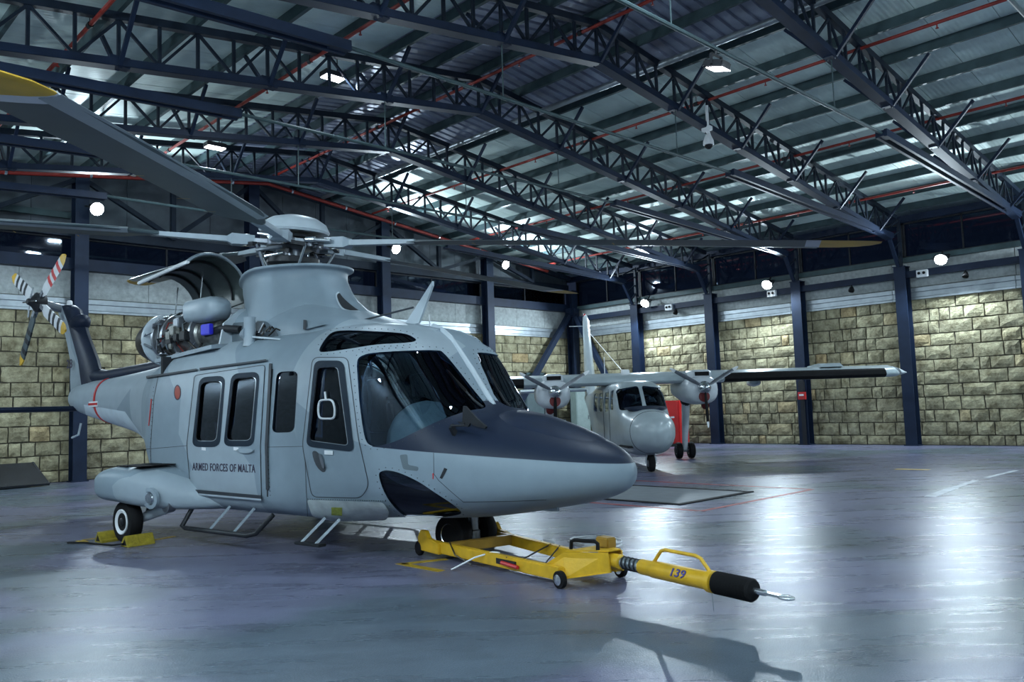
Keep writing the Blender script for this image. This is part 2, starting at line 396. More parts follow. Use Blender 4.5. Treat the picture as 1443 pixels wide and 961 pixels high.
# columns
def Hprof(w_, d_, tf=.022, tw=.016):  # I profile, flanges parallel to x axis (width along x), depth along y
    return [(-w_/2, -d_/2), (w_/2, -d_/2), (w_/2, -d_/2+tf), (tw/2, -d_/2+tf), (tw/2, d_/2-tf), (w_/2, d_/2-tf), (w_/2, d_/2), (-w_/2, d_/2), (-w_/2, d_/2-tf), (-tw/2, d_/2-tf), (-tw/2, -d_/2+tf), (-w_/2, -d_/2+tf)]
def column(x, y, rz, top, label, wd=.34, dp=.36):
    t = thing('steel_column', label, 'column', (x, y, 0), rz, 'steel columns')
    MB().prism([(px, py, 0.03) for px, py in Hprof(wd, dp)], (0, 0, top-.03)).build('shaft', STEEL, t)
    MB().b2(-wd/2-.04, wd/2+.04, -dp/2-.04, dp/2, 0, .03).build('base_plate', STEEL, t)
    if top < 6: MB().b2(-wd/2-.02, wd/2+.02, -dp/2-.02, dp/2, top, top+.03).build('cap_plate', STEEL, t)
    return t
for k in range(1, 6):
    c_ = column(XC, YC-P_*k, -pi/2, 5.45, 'dark blue steel column on the long stone wall, %s from the corner' % ORD[k-1])
cc = column(XC, YC, 0, 6.45, 'dark blue steel column in the corner where the two stone walls meet')
for k in range(1, 6):
    column(XC-Q_*k, YC, 0, zr(XC-Q_*k)-.35, 'dark blue steel column on the gable wall, %s from the corner' % ORD[k-1])
# corner braces
for nm, a, b_, lb in (('corner_brace', (XC-.1, YC-.05, 5.6), (XC-Q_+.15, YC-.05, .12), 'dark blue diagonal brace on the gable wall beside the corner column'),
                      ('corner_brace', (XC-.05, YC-.1, 5.6), (XC-.05, YC-P_+.15, .12), 'dark blue diagonal brace on the long wall beside the corner column')):
    t = thing(nm, lb, 'brace', (Vector(a)+Vector(b_))/2, kind='structure')
    A = (Vector(a)-Vector(b_))/2
    MB().bar(-A, A, .20, .20).build('brace_bar', STEEL, t)
    for s_ in (-1, 1): MB().box(A*s_*.965, (.30, .30, .34)).build('gusset_plate', STEEL, t)

# roof: panels and purlins
ceil = thing('ceiling', 'pitched hangar roof of ribbed metal sheets on steel purlins', None, kind='structure')
SW = 1.05
def strip_mesh(x0, x1, nm, m_):
    return MB().add([(x0, .006, zr(x0)), (x1, .006, zr(x1)), (x1, SW-.006, zr(x1)), (x0, SW-.006, zr(x0)), (x0, .006, zr(x0)+.05), (x1, .006, zr(x1)+.05), (x1, SW-.006, zr(x1)+.05), (x0, SW-.006, zr(x0)+.05)],
        [(0, 3, 2, 1), (4, 5, 6, 7), (0, 1, 5, 4), (1, 2, 6, 5), (2, 3, 7, 6), (3, 0, 4, 7)]).mesh(nm, m_)
def rib_mesh(x0, x1, nm, m_):
    pr = []; n = 4; w_ = SW/n
    for i in range(n):
        o = i*w_
        pr += [(o, 0), (o+w_*.62, 0), (o+w_*.70, .05), (o+w_*.92, .05)]
    pr.append((SW, 0))
    V = [(x0, y_, zr(x0)+d_) for y_, d_ in pr] + [(x1, y_, zr(x1)+d_) for y_, d_ in pr]; n = len(pr)
    V += [(x, y, z+.012) for x, y, z in V]
    F = [(i, i+1, n+i+1, n+i) for i in range(n-1)] + [(2*n+i, 3*n+i, 3*n+i+1, 2*n+i+1) for i in range(n-1)]
    return MB().add(V, F).mesh(nm, m_)
# ribs of the pale sheets are fine: relief in the material
nt = ROOFM.node_tree; bsdf = nt.nodes['Principled BSDF']
tc = N_(nt, 'ShaderNodeTexCoord'); wv = N_(nt, 'ShaderNodeTexWave', bands_direction='Y'); wv.inputs['Scale'].default_value = 3.2
nt.links.new(tc.outputs['Object'], wv.inputs['Vector'])
bp = N_(nt, 'ShaderNodeBump'); bp.inputs['Strength'].default_value = 0.25; bp.inputs['Distance'].default_value = 0.015
nt.links.new(wv.outputs['Fac'], bp.inputs['Height']); nt.links.new(bp.outputs[0], bsdf.inputs['Normal'])
B0 = 2.6
sm = [strip_mesh(XL-.4, RX-B0, 'roof_panel', ROOFM), rib_mesh(RX-B0, RX, 'ridge_panel', RIDGEM), rib_mesh(RX, RX+B0, 'ridge_panel', RIDGEM), strip_mesh(RX+B0, XW+.4, 'roof_panel', ROOFM)]
y = YW+.4-SW
while y > 0.5:
    for me in sm: part(me.name.split('.')[0], me, ceil, (0, y, 0))
    y -= SW
yend = y+SW
for x0, x1 in ((XL-.4, RX), (RX, XW+.4)):
    MB().add([(x0, YF-.4, zr(x0)), (x1, YF-.4, zr(x1)), (x1, yend, zr(x1)), (x0, yend, zr(x0)), (x0, YF-.4, zr(x0)+.05), (x1, YF-.4, zr(x1)+.05), (x1, yend, zr(x1)+.05), (x0, yend, zr(x0)+.05)],
        [(0, 3, 2, 1), (4, 5, 6, 7), (0, 1, 5, 4), (1, 2, 6, 5), (2, 3, 7, 6), (3, 0, 4, 7)]).build('roof_panel', ROOFM, ceil)
pm = MB().prism([(-.035, 0, 0), (.035, 0, 0), (.035, 0, .018), (-.017, 0, .018), (-.017, 0, .18), (.035, 0, .18), (.035, 0, .2), (-.035, 0, .2)], (0, YW-YF, 0)).mesh('purlin', PURL)
for i in range(0, 12):
    for s_ in ((1, -1) if i else (1,)):
        x = RX+s_*i*1.26
        if XL < x < XW: part('purlin', pm, ceil, (x, YF, zr(x)-.205))

# roof trusses
def zt(x): return 8.80-.128*abs(x-RX)
def zb(x): return 8.05-.130*abs(x-RX)
st = .63; NH = 21
def bm_(a, b_, w_, h_, nm, m_=TRUSS): return MB().bar(a, b_, w_, h_, (0, 1, 0)).mesh(nm, m_)
TM = []
for s_ in (1, -1):
    xe = RX+s_*14.1; xb = RX+s_*13.5
    TM.append(('top_chord', bm_((RX, 0, zt(RX)), (xe, 0, zt(xe)), .13, .12, 'top_chord')))
    TM.append(('bottom_chord', MB().bar((RX, -.075, zb(RX)), (xb, -.075, zb(xb)), .13, .06, (0, 1, 0)).bar((RX, .075, zb(RX)), (xb, .075, zb(xb)), .13, .06, (0, 1, 0)).bar((RX, 0, zb(RX)-.06), (xb, 0, zb(xb)-.06), .012, .21, (0, 1, 0)).mesh('bottom_chord', STEEL)))
    for i in range(1, NH+1):
        x = RX+s_*i*st
        TM.append(('web_vertical', bm_((x, 0, zb(x)+.05), (x, 0, zt(x)-.05), .05, .05, 'web_vertical')))
        xa = RX+s_*(i-1)*st
        if i % 2: a, b_ = (xa, 0, zt(xa)-.05), (x, 0, zb(x)+.05)
        else: a, b_ = (xa, 0, zb(xa)+.05), (x, 0, zt(x)-.05)
        TM.append(('web_diagonal', bm_(a, b_, .045, .045, 'web_diagonal')))
    for i in range(1, 6):
        x = RX+s_*i*2.52
        if abs(x-RX) > 13: continue
        for sy in (-1, 1):
            TM.append(('fly_brace', MB().bar((x, sy*.05, zb(x)-.06), (x, sy*.85, zb(x)+.80), .06, .06).mesh('fly_brace', STEEL)))
        TM.append(('gusset_plate', MB().box((x, 0, zb(x)+.02), (.30, .17, .17)).mesh('gusset_plate', STEEL)))
    # knee down to the column head and post up to the rafter
    xk = RX+s_*14.05
    TM.append(('knee_strut', bm_((xb, 0, zb(xb)), (xk, 0, 5.48), .09, .10, 'knee_strut', STEEL)))
    TM.append(('knee_post', bm_((RX+s_*14.30, 0, 5.48), (RX+s_*14.30, 0, zt(RX+s_*14.3)), .07, .09, 'knee_post')))
    for j in range(4):
        za = 5.6+j*.33; zc = za+.33
        xa = xk+(xb-xk)*(za-5.48)/(zb(xb)-5.48) if za < zb(xb) else xb
        TM.append(('knee_lacing', bm_((xa, 0, za), (RX+s_*14.28, 0, zc), .04, .04, 'knee_lacing')))
    te = 16.45 if s_ > 0 else 6.30
    TM.append(('tie_beam', MB().bar((te, -.085, 6.71), (RX+s_*13.6, -.085, 6.36), .06, .15).bar((te, .085, 6.71), (RX+s_*13.6, .085, 6.36), .06, .15).bar((te, 0, 6.71), (te+s_*.3, 0, 6.70), .2, .12).bar((RX+s_*13.3, 0, 6.37), (RX+s_*13.6, 0, 6.36), .2, .12).mesh('tie_beam', STEEL)))
TM.append(('web_vertical', bm_((RX, 0, zb(RX)), (RX, 0, zt(RX)), .05, .05, 'web_vertical')))
for sy in (-1, 1): TM.append(('fly_brace', MB().bar((RX, sy*.05, zb(RX)-.06), (RX, sy*.85, zb(RX)+.80), .06, .06).mesh('fly_brace', STEEL)))
TM.append(('tie_rod', MB().tube([(6.3, 0, 6.73), (16.45, 0, 6.72)], .032, 8).mesh('tie_rod', PURL)))
for x in (9.36, 14.40): TM.append(('hanger_rod', MB().tube([(x, 0, 6.72), (x, 0, zb(x))], .012, 6).mesh('hanger_rod', PURL)))
for k in range(4, -2, -1):
    t = thing('roof_truss', 'dark steel lattice roof truss, %s from the gable wall' % ORD[4-k], 'roof truss', (0, YC-P_*(5-k), 0), 0, 'roof trusses')
    for nm, me in TM: part(nm, me, t)
# gable frame: rafter, verticals and chevron diagonals
gt = thing('gable_frame', 'deep braced steel frame in the gable against the cladding', 'frame', (0, YC-.06, 0))
for s_ in (1, -1): MB().bar((RX, 0, 8.76), (RX+s_*14.1, 0, 8.76-.128*14.1), .16, .18, (0, 1, 0)).build('rafter', TRUSS, gt)
i = 0; x = XC
while x > XLC:
    xm = x-Q_/2; xn = x-Q_
    MB().bar((xm, 0, 6.62), (xm, 0, zr(xm)-.4), .13, .13, (0, 1, 0)).build('web_vertical', TRUSS, gt)
    for xx in (x, xn):
        if xx > XLC and zr(xx)-.4 > 6.9: MB().bar((xx, 0, zr(xx)-.42), (xm, 0, 6.66), .12, .12, (0, 1, 0)).build('web_diagonal', TRUSS, gt)
    x -= Q_

# red sprinkler pipes
def zp(x): return 8.72-.128*abs(x-RX)
for i, x in enumerate((3.99, 7.87, 11.78, 15.70, 19.67, 23.68)):
    o = thing('sprinkler_pipe', 'red sprinkler pipe under the roof, %s from the long stone wall' % ORD[5-i], 'pipe', (x, 0, zp(x)), group='red sprinkler pipes')
    MB().tube([(0, 1.0, 0), (0, YC-.5, 0)], .035, 8).build('pipe_run', REDPIPE, o, 40)
    y = 3.2
    while y < YC-1:
        MB().lathe([(.05, -.05), (.05, .05)], (0, y, 0), (0, 1, 0), 8).tube([(0, y, 0), (0, y, .16)], .008, 5).build('pipe_hanger', DARK, o)
        MB().lathe([(.012, 0), (.012, .07), (.03, .075), (.03, .085)], (0, y+1.7, -.02), (0, 0, -1), 8).build('sprinkler_head', REDPIPE, o)
        y += P_
o = thing('sprinkler_pipe', 'red sprinkler main following the gable roof slope', 'pipe', (0, YC-.5, 0))
MB().tube([(-1.5, 0, zp(-1.5)-.1), (RX, 0, zp(RX)-.1), (24.2, 0, zp(24.2)-.1)], .055, 10).build('pipe_run', REDPIPE, o, 40)
for i in range(12):
    x = 1+i*1.95; MB().lathe([(.068, -.03), (.068, .03)], (x, 0, zp(x)-.1), (1, 0, 0), 10).build('pipe_clamp', CHROME, o)
# pale conduit beside the ridge sheets
o = MB().tube([(13.85, 1.0, 8.52), (13.85, YC-.4, 8.52)], .07, 10).build('roof_conduit', GALV, None, 40); tag(o, 'pale round duct along the edge of the dark ridge sheets', 'duct')

# floodlights
def floodlight(x, y, z, aim, label, power, spot=False):
    t = thing('floodlight', label, 'floodlight', (x, y, z), 0, 'wall floodlights')
    q = Vector(aim).to_track_quat('-Z', 'Y'); t.rotation_mode = 'QUATERNION'; t.rotation_quaternion = q
    MB().lathe([(.05, .20), (.09, .16), (.16, .06), (.185, 0.0), (.185, -.02), (.165, -.02)], (0, 0, 0), (0, 0, 1), 20).build('housing', DARK, t, 40)
    MB().tube([(0, 0, .2), (0, .02, .46)], .03, 8).build('mounting_arm', DARK, t)
    MB().lathe([(.001, -.032), (.165, -.032), (.165, -.021), (.001, -.021)], (0, 0, 0), (0, 0, 1), 24).build('lens', LENS, t)
    MB().bar((-.2, 0, .02), (-.2, 0, .24), .012, .05).bar((.2, 0, .02), (.2, 0, .24), .012, .05).bar((-.2, 0, .24), (.2, 0, .24), .05, .012).build('bracket', DARK, t)
    ld = bpy.data.lights.new('floodlight_lamp', 'SPOT' if spot else 'POINT'); ld.energy = power
    if spot: ld.spot_size = math.radians(180); ld.spot_blend = 0.18
    ld.color = FLOOD_COL; ld.shadow_soft_size = .11
    lo = bpy.data.objects.new('floodlight_lamp', ld); COL.objects.link(lo); lo.parent = t; lo.location = (0, 0, -.16)
    return t
FL = [(25.80, 19.22, 5.43, (-1, -.1, -.75), 'round floodlight on the long wall beside the column nearest the corner'),
      (25.80, 14.04, 5.47, (-1, -.1, -.75), 'round floodlight on the long wall between its second and third columns from the corner'),
      (25.80, 8.44, 5.48, (-1, -.1, -.75), 'round floodlight on the long wall beyond its fourth column from the corner'),
      (6.96, 22.70, 7.08, (0.1, -1, -.4), 'round floodlight high on the gable column behind the helicopter tail'),
      (16.53, 22.70, 7.10, (0, -1, -.4), 'round floodlight high on the second gable column from the corner'),
      (21.69, 22.70, 7.06, (0, -1, -.4), 'round floodlight high on the gable column nearest the corner')]
for x, y, z, a, lb in FL: floodlight(x, y, z, a, lb, FLOOD_W, True)
for y in (19.2, 8.44, 2.9, -2.6):
    floodlight(XL+.6, y, 5.45, (1, 0, -.35), 'round floodlight on the plain concrete side wall, %s from the gable' % ORD[[19.2, 8.44, 2.9, -2.6].index(y)], FLOOD_W*.85)
for x in (5.5, 14.5, 22.5): floodlight(x, YF+.6, 6.5, (0, 1, -.3), 'round floodlight on the plain concrete end wall, %s from the long stone wall' % ORD[2-[5.5, 14.5, 22.5].index(x)], FLOOD_W*.85)
floodlight(25.80, 2.9, 5.48, (-1, 0, -.35), 'round floodlight on the long wall past its last column', FLOOD_W)

# ------------------------------------------------------------------ helicopter
HN = Vector((5.798, 6.781, 0)); HPH = math.radians(-82.9)
heli = thing('helicopter', 'grey twin-engine military helicopter with dark blue nose and five-blade rotor', 'helicopter', HN, HPH)
RZI = Matrix.Rotation(-HPH, 3, 'Z')
def hray(x, y):
    d = ray(x, y); return RZI @ Vector(d)
HC = RZI @ (Vector(CAM)-HN)
def L(s, l, z): return Vector((-s, -l, z))     # s aft of the nose wheel, l to the right side, z up
def at_l(x, y, l):
    d = hray(x, y); t = (-l-HC.y)/d.y; return HC+d*t
def at_s(x, y, s):
    d = hray(x, y); t = (-s-HC.x)/d.x; return HC+d*t

# paint: two-tone grey camouflage, dark blue nose top
mt, nt, b = _nt('heli_paint')
tc = N_(nt, 'ShaderNodeTexCoord'); sx = N_(nt, 'ShaderNodeSeparateXYZ'); nt.links.new(tc.outputs['Object'], sx.inputs[0])
def M_(op, a, b2=None, clamp=False):
    n = N_(nt, 'ShaderNodeMath', operation=op); n.use_clamp = clamp
    for i, q in enumerate((a, b2)):
        if q is None: continue
        if isinstance(q, (int, float)): n.inputs[i].default_value = q
        else: nt.links.new(q, n.inputs[i])
    return n.outputs[0]
X, Y, Z = sx.outputs
line = M_('SUBTRACT', 1.146, M_('MULTIPLY', X, 0.087))
a1 = M_('MULTIPLY', M_('SUBTRACT', Z, line), 250, True)
lim = M_('SUBTRACT', 1.60, M_('MULTIPLY', M_('MULTIPLY', Y, Y), 0.29))
a2 = M_('MULTIPLY', M_('SUBTRACT', lim, Z), 250, True)
a3 = M_('MULTIPLY', M_('ADD', X, 0.28), 200, True)
a2 = M_('MAXIMUM', a2, M_('MULTIPLY', M_('SUBTRACT', X, 0.42), 100, True))
nav = M_('MULTIPLY', M_('MULTIPLY', a1, a2), a3)
vo = N_(nt, 'ShaderNodeTexVoronoi'); vo.inputs['Scale'].default_value = 0.75
nt.links.new(tc.outputs['Object'], vo.inputs['Vector'])
sc_ = N_(nt, 'ShaderNodeSeparateColor'); nt.links.new(vo.outputs['Color'], sc_.inputs[0])
cam_ = M_('GREATER_THAN', sc_.outputs[0], 0.55)
mxa = N_(nt, 'ShaderNodeMix', data_type='RGBA'); mxa.inputs[6].default_value = (0.205, 0.260, 0.305, 1); mxa.inputs[7].default_value = (0.285, 0.340, 0.385, 1)
nt.links.new(cam_, mxa.inputs[0])
nz = N_(nt, 'ShaderNodeTexNoise'); nz.inputs['Scale'].default_value = 5; nz.inputs['Detail'].default_value = 6; nt.links.new(tc.outputs['Object'], nz.inputs['Vector'])
dv = N_(nt, 'ShaderNodeMapRange'); dv.inputs[3].default_value = 0.88; dv.inputs[4].default_value = 1.1; nt.links.new(nz.outputs['Fac'], dv.inputs[0])
scl = N_(nt, 'ShaderNodeVectorMath', operation='SCALE'); nt.links.new(mxa.outputs[2], scl.inputs[0]); nt.links.new(dv.outputs[0], scl.inputs['Scale'])
mxb = N_(nt, 'ShaderNodeMix', data_type='RGBA'); mxb.inputs[7].default_value = (0.009, 0.016, 0.036, 1)
nt.links.new(nav, mxb.inputs[0]); nt.links.new(scl.outputs[0], mxb.inputs[6]); nt.links.new(mxb.outputs[2], b.inputs['Base Color'])
b.inputs['Roughness'].default_value = 0.46; b.inputs['Specular IOR Level'].default_value = 0.3
n2 = N_(nt, 'ShaderNodeTexNoise'); n2.inputs['Scale'].default_value = 90; nt.links.new(tc.outputs['Object'], n2.inputs['Vector'])
bp = N_(nt, 'ShaderNodeBump'); bp.inputs['Strength'].default_value = 0.06; bp.inputs['Distance'].default_value = 0.01
nt.links.new(n2.outputs['Fac'], bp.inputs['Height']); nt.links.new(bp.outputs[0], b.inputs['Normal'])
PAINT = mt
PLAIN = mat('heli_grey', (0.26, 0.315, 0.36), 0.42, 0, 0.08, 5)
LIGHTG = mat('heli_light_grey', (0.42, 0.48, 0.53), 0.4, 0, 0.08, 5)
NAVY = mat('heli_navy', (0.009, 0.016, 0.036), 0.5, 0, 0.2, 5, spec=0.25)
SEAL = mat('window_seal', (0.010, 0.020, 0.034), 0.6, 0, 0.1, 8, spec=0.2)
INNER = mat('cabin_inside', (0.012, 0.014, 0.018), 0.8, 0, 0.2, 5)
SEATM = mat('seat_cloth', (0.03, 0.035, 0.05), 0.85, 0, 0.2, 20)
PANELM = mat('glare_shield', (0.24, 0.29, 0.29), 0.75, 0, 0.15, 10)
CLEAR = glass('cockpit_glass', (0.75, 0.85, 1.0), 0.02, 0.45, (0.62, 0.70, 0.76))
TINT = glass('dark_cabin_glass', (0.75, 0.85, 1.0), 0.02, 0.55, (0.30, 0.34, 0.40))
SEAM = mat('panel_seam', (0.03, 0.036, 0.045), 0.6, 0, 0.1, 8)
INKM = mat('dark_lettering', (0.03, 0.025, 0.05), 0.6, 0, 0.05, 8)
BLADE = mat('blade_skin', (0.045, 0.066, 0.076), 0.45, 0, 0.15, 3)
BLADETOP = mat('blade_edge', (0.30, 0.34, 0.36), 0.35, 0.2, 0.1, 5)
YTIP = mat('blade_yellow', (0.55, 0.33, 0.03), 0.5, 0, 0.2, 4)
WTIP = mat('blade_white', (0.55, 0.57, 0.60), 0.5, 0, 0.1, 4)
COWLIN = mat('cowl_inside', (0.035, 0.05, 0.05), 0.4, 0.1, 0.2, 6)
HOTM = mat('engine_metal', (0.22, 0.22, 0.21), 0.3, 0.85, 0.4, 14)
BRONZE = mat('engine_dark', (0.05, 0.045, 0.04), 0.4, 0.7, 0.4, 14)
BLUEP = mat('blue_cover', (0.02, 0.02, 0.55), 0.5, 0, 0.1, 8)
TARP = mat('silver_cover', (0.48, 0.53, 0.52), 0.35, 0.2, 0.2, 9, bump=0.8, bscale=7)
TAGY = mat('green_tag', (0.30, 0.33, 0.05), 0.6, 0, 0.3, 30)

def pchip(xs, ys, x):
    xs = np.array(xs, float); ys = np.array(ys, float); h_ = np.diff(xs); d = np.diff(ys)/h_
    mm_ = np.zeros(len(xs)); mm_[0] = d[0]; mm_[-1] = d[-1]
    for i in range(1, len(xs)-1):
        if d[i-1]*d[i] > 0:
            w1 = 2*h_[i]+h_[i-1]; w2 = h_[i]+2*h_[i-1]; mm_[i] = (w1+w2)/(w1/d[i-1]+w2/d[i])
    i = np.clip(np.searchsorted(xs, x)-1, 0, len(xs)-2); t = (x-xs[i])/h_[i]
    return (2*t**3-3*t**2+1)*ys[i] + (t**3-2*t**2+t)*h_[i]*mm_[i] + (-2*t**3+3*t**2)*ys[i+1] + (t**3-t**2)*h_[i]*mm_[i+1]
def loft_grid(st, ss, M=72, lc=0.0):
    # st rows: s, zbottom, ztop, halfwidth, z of widest, exponent below, exponent above
    xs = [r[0] for r in st]; out = []
    for s in ss:
        zb_, zt_, w_, zm_, nb_, nt_ = [float(pchip(xs, [r[i] for r in st], s)) for i in range(1, 7)]
        ring = []
        for j in range(M):
            th = -pi/2 + 2*pi*j/M
            c_, q_ = math.cos(th), math.sin(th); n_ = nb_ if q_ < 0 else nt_
            l_ = w_*math.copysign(abs(c_)**(2/n_), c_); hz = (zm_-zb_) if q_ < 0 else (zt_-zm_)
            ring.append((-s, -(lc+l_), zm_+hz*math.copysign(abs(q_)**(2/n_), q_)))
        out.append(ring)
    return np.array(out)
def grid_normals(G):
    dj = np.roll(G, -1, 1)-np.roll(G, 1, 1); di = np.gradient(G, axis=0)
    n = np.cross(dj, di); ln = np.linalg.norm(n, axis=2, keepdims=True); n = n/np.maximum(ln, 1e-9)
    c = G.mean(axis=1, keepdims=True); sg = np.sign(((G-c)*n).sum(axis=2).sum()); return n*sg
def shell_mesh(G, a, b, mats):
    n = grid_normals(G); k, M, _ = G.shape; V = []; F = []; MI = []
    for q, (off, mi) in enumerate(((b, 0), (a, 1))):
        g = (G+n*off).reshape(-1, 3).tolist(); o = len(V); V += g
        for i in range(k-1):
            for j in range(M):
                f = (o+i*M+j, o+i*M+(j+1) % M, o+(i+1)*M+(j+1) % M, o+(i+1)*M+j)
                F.append(f if q == 0 else f[::-1]); MI.append(mi)
        c0 = tuple(o+j for j in range(M)); c1 = tuple(o+(k-1)*M+j for j in range(M))
        F += [c0[::-1], c1] if q == 0 else [c0, c1[::-1]]; MI += [mi, mi]
    me = bpy.data.meshes.new('shell'); me.from_pydata(V, [], F)
    for m_ in mats: me.materials.append(m_)
    me.polygons.foreach_set('material_index', MI); me.update()
    # outward orientation
    bm = bmesh.new(); bm.from_mesh(me); v = bm.calc_volume(signed=True)
    if v < 0: bmesh.ops.reverse_faces(bm, faces=bm.faces[:]); bm.to_mesh(me)
    bm.free(); return me
def boolean(ma, mb_, op):
    oa = bpy.data.objects.new('tmp_a', ma); ob = bpy.data.objects.new('tmp_b', mb_); COL.objects.link(oa); COL.objects.link(ob)
    md = oa.modifiers.new('b', 'BOOLEAN'); md.operation = op; md.object = ob; md.solver = 'EXACT'
    dg = bpy.context.evaluated_depsgraph_get(); dg.update()
    r = bpy.data.meshes.new_from_object(oa.evaluated_get(dg))
    bpy.data.objects.remove(oa); bpy.data.objects.remove(ob); return r
def rpoly(pts, r=6.0, n=5):
    out = []; k = len(pts)
    for i in range(k):
        p0, p1, p2 = Vector(pts[i-1]), Vector(pts[i]), Vector(pts[(i+1) % k])
        a = p0-p1; c = p2-p1; rr = min(r, a.length*.45, c.length*.45); A = p1+a.normalized()*rr; C = p1+c.normalized()*rr
        for j in range(n+1):
            t = j/n; q = A*(1-t)**2+p1*2*t*(1-t)+C*t*t; out.append((q.x, q.y))
    return out
def smoothpoly(pts, n=4):
    out = []; k = len(pts)
    for i in range(k):
        p0, p1, p2, p3 = [np.array(pts[(i+o) % k], float) for o in (-1, 0, 1, 2)]
        for j in range(n):
            t = j/n; q = .5*((2*p1)+(-p0+p2)*t+(2*p0-5*p1+4*p2-p3)*t*t+(-p0+3*p1-3*p2+p3)*t**3); out.append((q[0], q[1]))
    return out
def cone(poly, lfar=.45, lnear=2.0, mirror=False):
    near = [at_l(x, y, lnear) for x, y in poly]; far = [at_l(x, y, lfar) for x, y in poly]
    if mirror: near = [Vector((p.x, -p.y, p.z)) for p in near]; far = [Vector((p.x, -p.y, p.z)) for p in far]
    n = len(poly); mb = MB().add(near+far, [tuple(range(n)), tuple(range(2*n-1, n-1, -1))]+[(i, n+i, n+(i+1) % n, (i+1) % n) for i in range(n)])
    me = mb.mesh('cutter', None)
    bm = bmesh.new(); bm.from_mesh(me)
    if bm.calc_volume(signed=True) < 0: bmesh.ops.reverse_faces(bm, faces=bm.faces[:]); bm.to_mesh(me)
    bm.free(); return me
def joined(ms):
    bm = bmesh.new()
    for q in ms: bm.from_mesh(q)
    me = bpy.data.meshes.new('cutters'); bm.to_mesh(me); bm.free(); return me

FS = [(-2.07, .86, .90, .012, .88, 2, 2), (-2.03, .77, 1.00, .13, .88, 2, 2), (-1.93, .70, 1.09, .26, .87, 2.1, 2), (-1.7, .62, 1.20, .44, .87, 2.3, 2), (-1.3, .54, 1.32, .63, .88, 2.5, 2.1),
      (-.9, .475, 1.42, .79, .90, 2.7, 2.15), (-.55, .43, 1.50, .90, .94, 2.8, 2.3), (-.42, .42, 1.56, .94, .95, 2.8, 2.5), (-.1, .40, 1.95, 1.01, 1.0, 3, 2.95), (.2, .39, 2.32, 1.06, 1.04, 3.1, 3.5),
      (.45, .385, 2.44, 1.09, 1.08, 3.3, 3.6), (.9, .37, 2.52, 1.115, 1.15, 4.6, 3.4), (1.5, .36, 2.55, 1.13, 1.2, 6, 3.3), (3.6, .36, 2.55, 1.13, 1.2, 6, 3.3), (4.4, .42, 2.52, 1.12, 1.22, 4.5, 3.3),
      (4.75, .55, 2.46, 1.08, 1.30, 3.2, 3.2), (5.1, .75, 2.40, .95, 1.45, 2.8, 3.0), (5.7, 1.0, 2.35, .74, 1.62, 2.5, 2.8), (6.6, 1.26, 2.30, .52, 1.75, 2.3, 2.5), (7.8, 1.46, 2.25, .36, 1.85, 2.2, 2.3), (8.8, 1.62, 2.22, .25, 1.90, 2, 2.2), (9.35, 1.74, 2.16, .17, 1.93, 2, 2), (9.6, 1.86, 2.05, .06, 1.95, 2, 2)]
ss = sorted(set(list(np.linspace(-2.07, -1.9, 7))+list(np.linspace(-1.9, .6, 34))+list(np.linspace(.6, 4.4, 20))+list(np.linspace(4.4, 9.6, 30))))
G = loft_grid(FS, ss)
Wn = {}
Wn['w1o'] = rpoly([(281, 531.5), (317.5, 529), (309.5, 630), (270, 630)], 11); Wn['w1i'] = rpoly([(283, 538.5), (313.5, 536), (305, 622), (275.3, 622)], 8)
Wn['w2o'] = rpoly([(326, 526.5), (366, 523.5), (357.5, 629), (314.5, 629)], 11); Wn['w2i'] = rpoly([(329, 533), (361.5, 530.5), (353.5, 621), (318.5, 621)], 8)
Wn['sm'] = rpoly([(390, 524), (420, 522.5), (414.5, 609), (383, 610)], 9)
Wn['pdo'] = rpoly([(443, 508), (484, 508), (499, 637), (431, 629)], 10); Wn['pdi'] = rpoly([(447.5, 517.5), (476, 516.5), (491, 628.5), (435.5, 621)], 7)
Wn['ws'] = smoothpoly([(503.3, 510), (511.6, 500.5), (531.4, 496.6), (575, 494), (614, 493.6), (625.3, 497.6), (644, 519.3), (664, 545), (683.4, 569.5), (680, 575.5), (669.8, 577), (652, 581), (618.4, 593), (590.7, 606), (559, 621), (535.4, 628), (523.5, 628), (514.6, 618), (508, 580), (504.5, 540)], 4)
Wn['eb'] = smoothpoly([(450, 494), (457, 479.5), (468, 468.6), (486, 465.5), (522, 466.5), (567, 469.6), (583.4, 475.9), (585.2, 480.4), (570.8, 483), (531, 485.5), (495, 491), (461, 495.7)], 4)
Wn['ch'] = smoothpoly([(534, 669), (540, 663.4), (551, 663.4), (567, 668), (590, 679), (613.7, 694.6), (637, 710), (650, 722), (640, 726.5), (613.7, 729.5), (580, 730), (567, 725), (551, 709), (540, 690)], 4)
LF = dict(ws=.035, eb=.25, ch=.12)
cut = []
for k_ in ('w1i', 'w2i', 'sm', 'pdi', 'ws', 'eb', 'ch'):
    for mir in (False, True): cut.append(cone(Wn[k_], LF.get(k_, .45), 2.0, mir))
body = boolean(shell_mesh(G, -.045, 0, (PAINT, INNER)), joined(cut), 'DIFFERENCE')
do_smooth(body, 40); obj('fuselage', body, heli)
THIN = {}
def skin(a, b):
    if (a, b) not in THIN: THIN[(a, b)] = shell_mesh(G, a, b, (PAINT, PAINT))
    return THIN[(a, b)].copy()
def patch(name, poly, a, b, m_, lfar=.45, hole=None, parent=heli, both=True):
    res = []
    for mir in ((False, True) if both else (False,)):
        me = boolean(skin(a, b), cone(poly, lfar, 2.0, mir), 'INTERSECT')
        if hole is not None:
            hs_ = joined([cone(h_, lfar, 2.1, mir) for h_ in (hole if isinstance(hole[0], list) else [hole])])
            me = boolean(me, hs_, 'DIFFERENCE')
        me.materials.clear(); me.materials.append(m_); do_smooth(me, 40)
        for p in me.polygons: p.material_index = 0
        me.name = name; res.append(obj(name, me, parent))
    return res
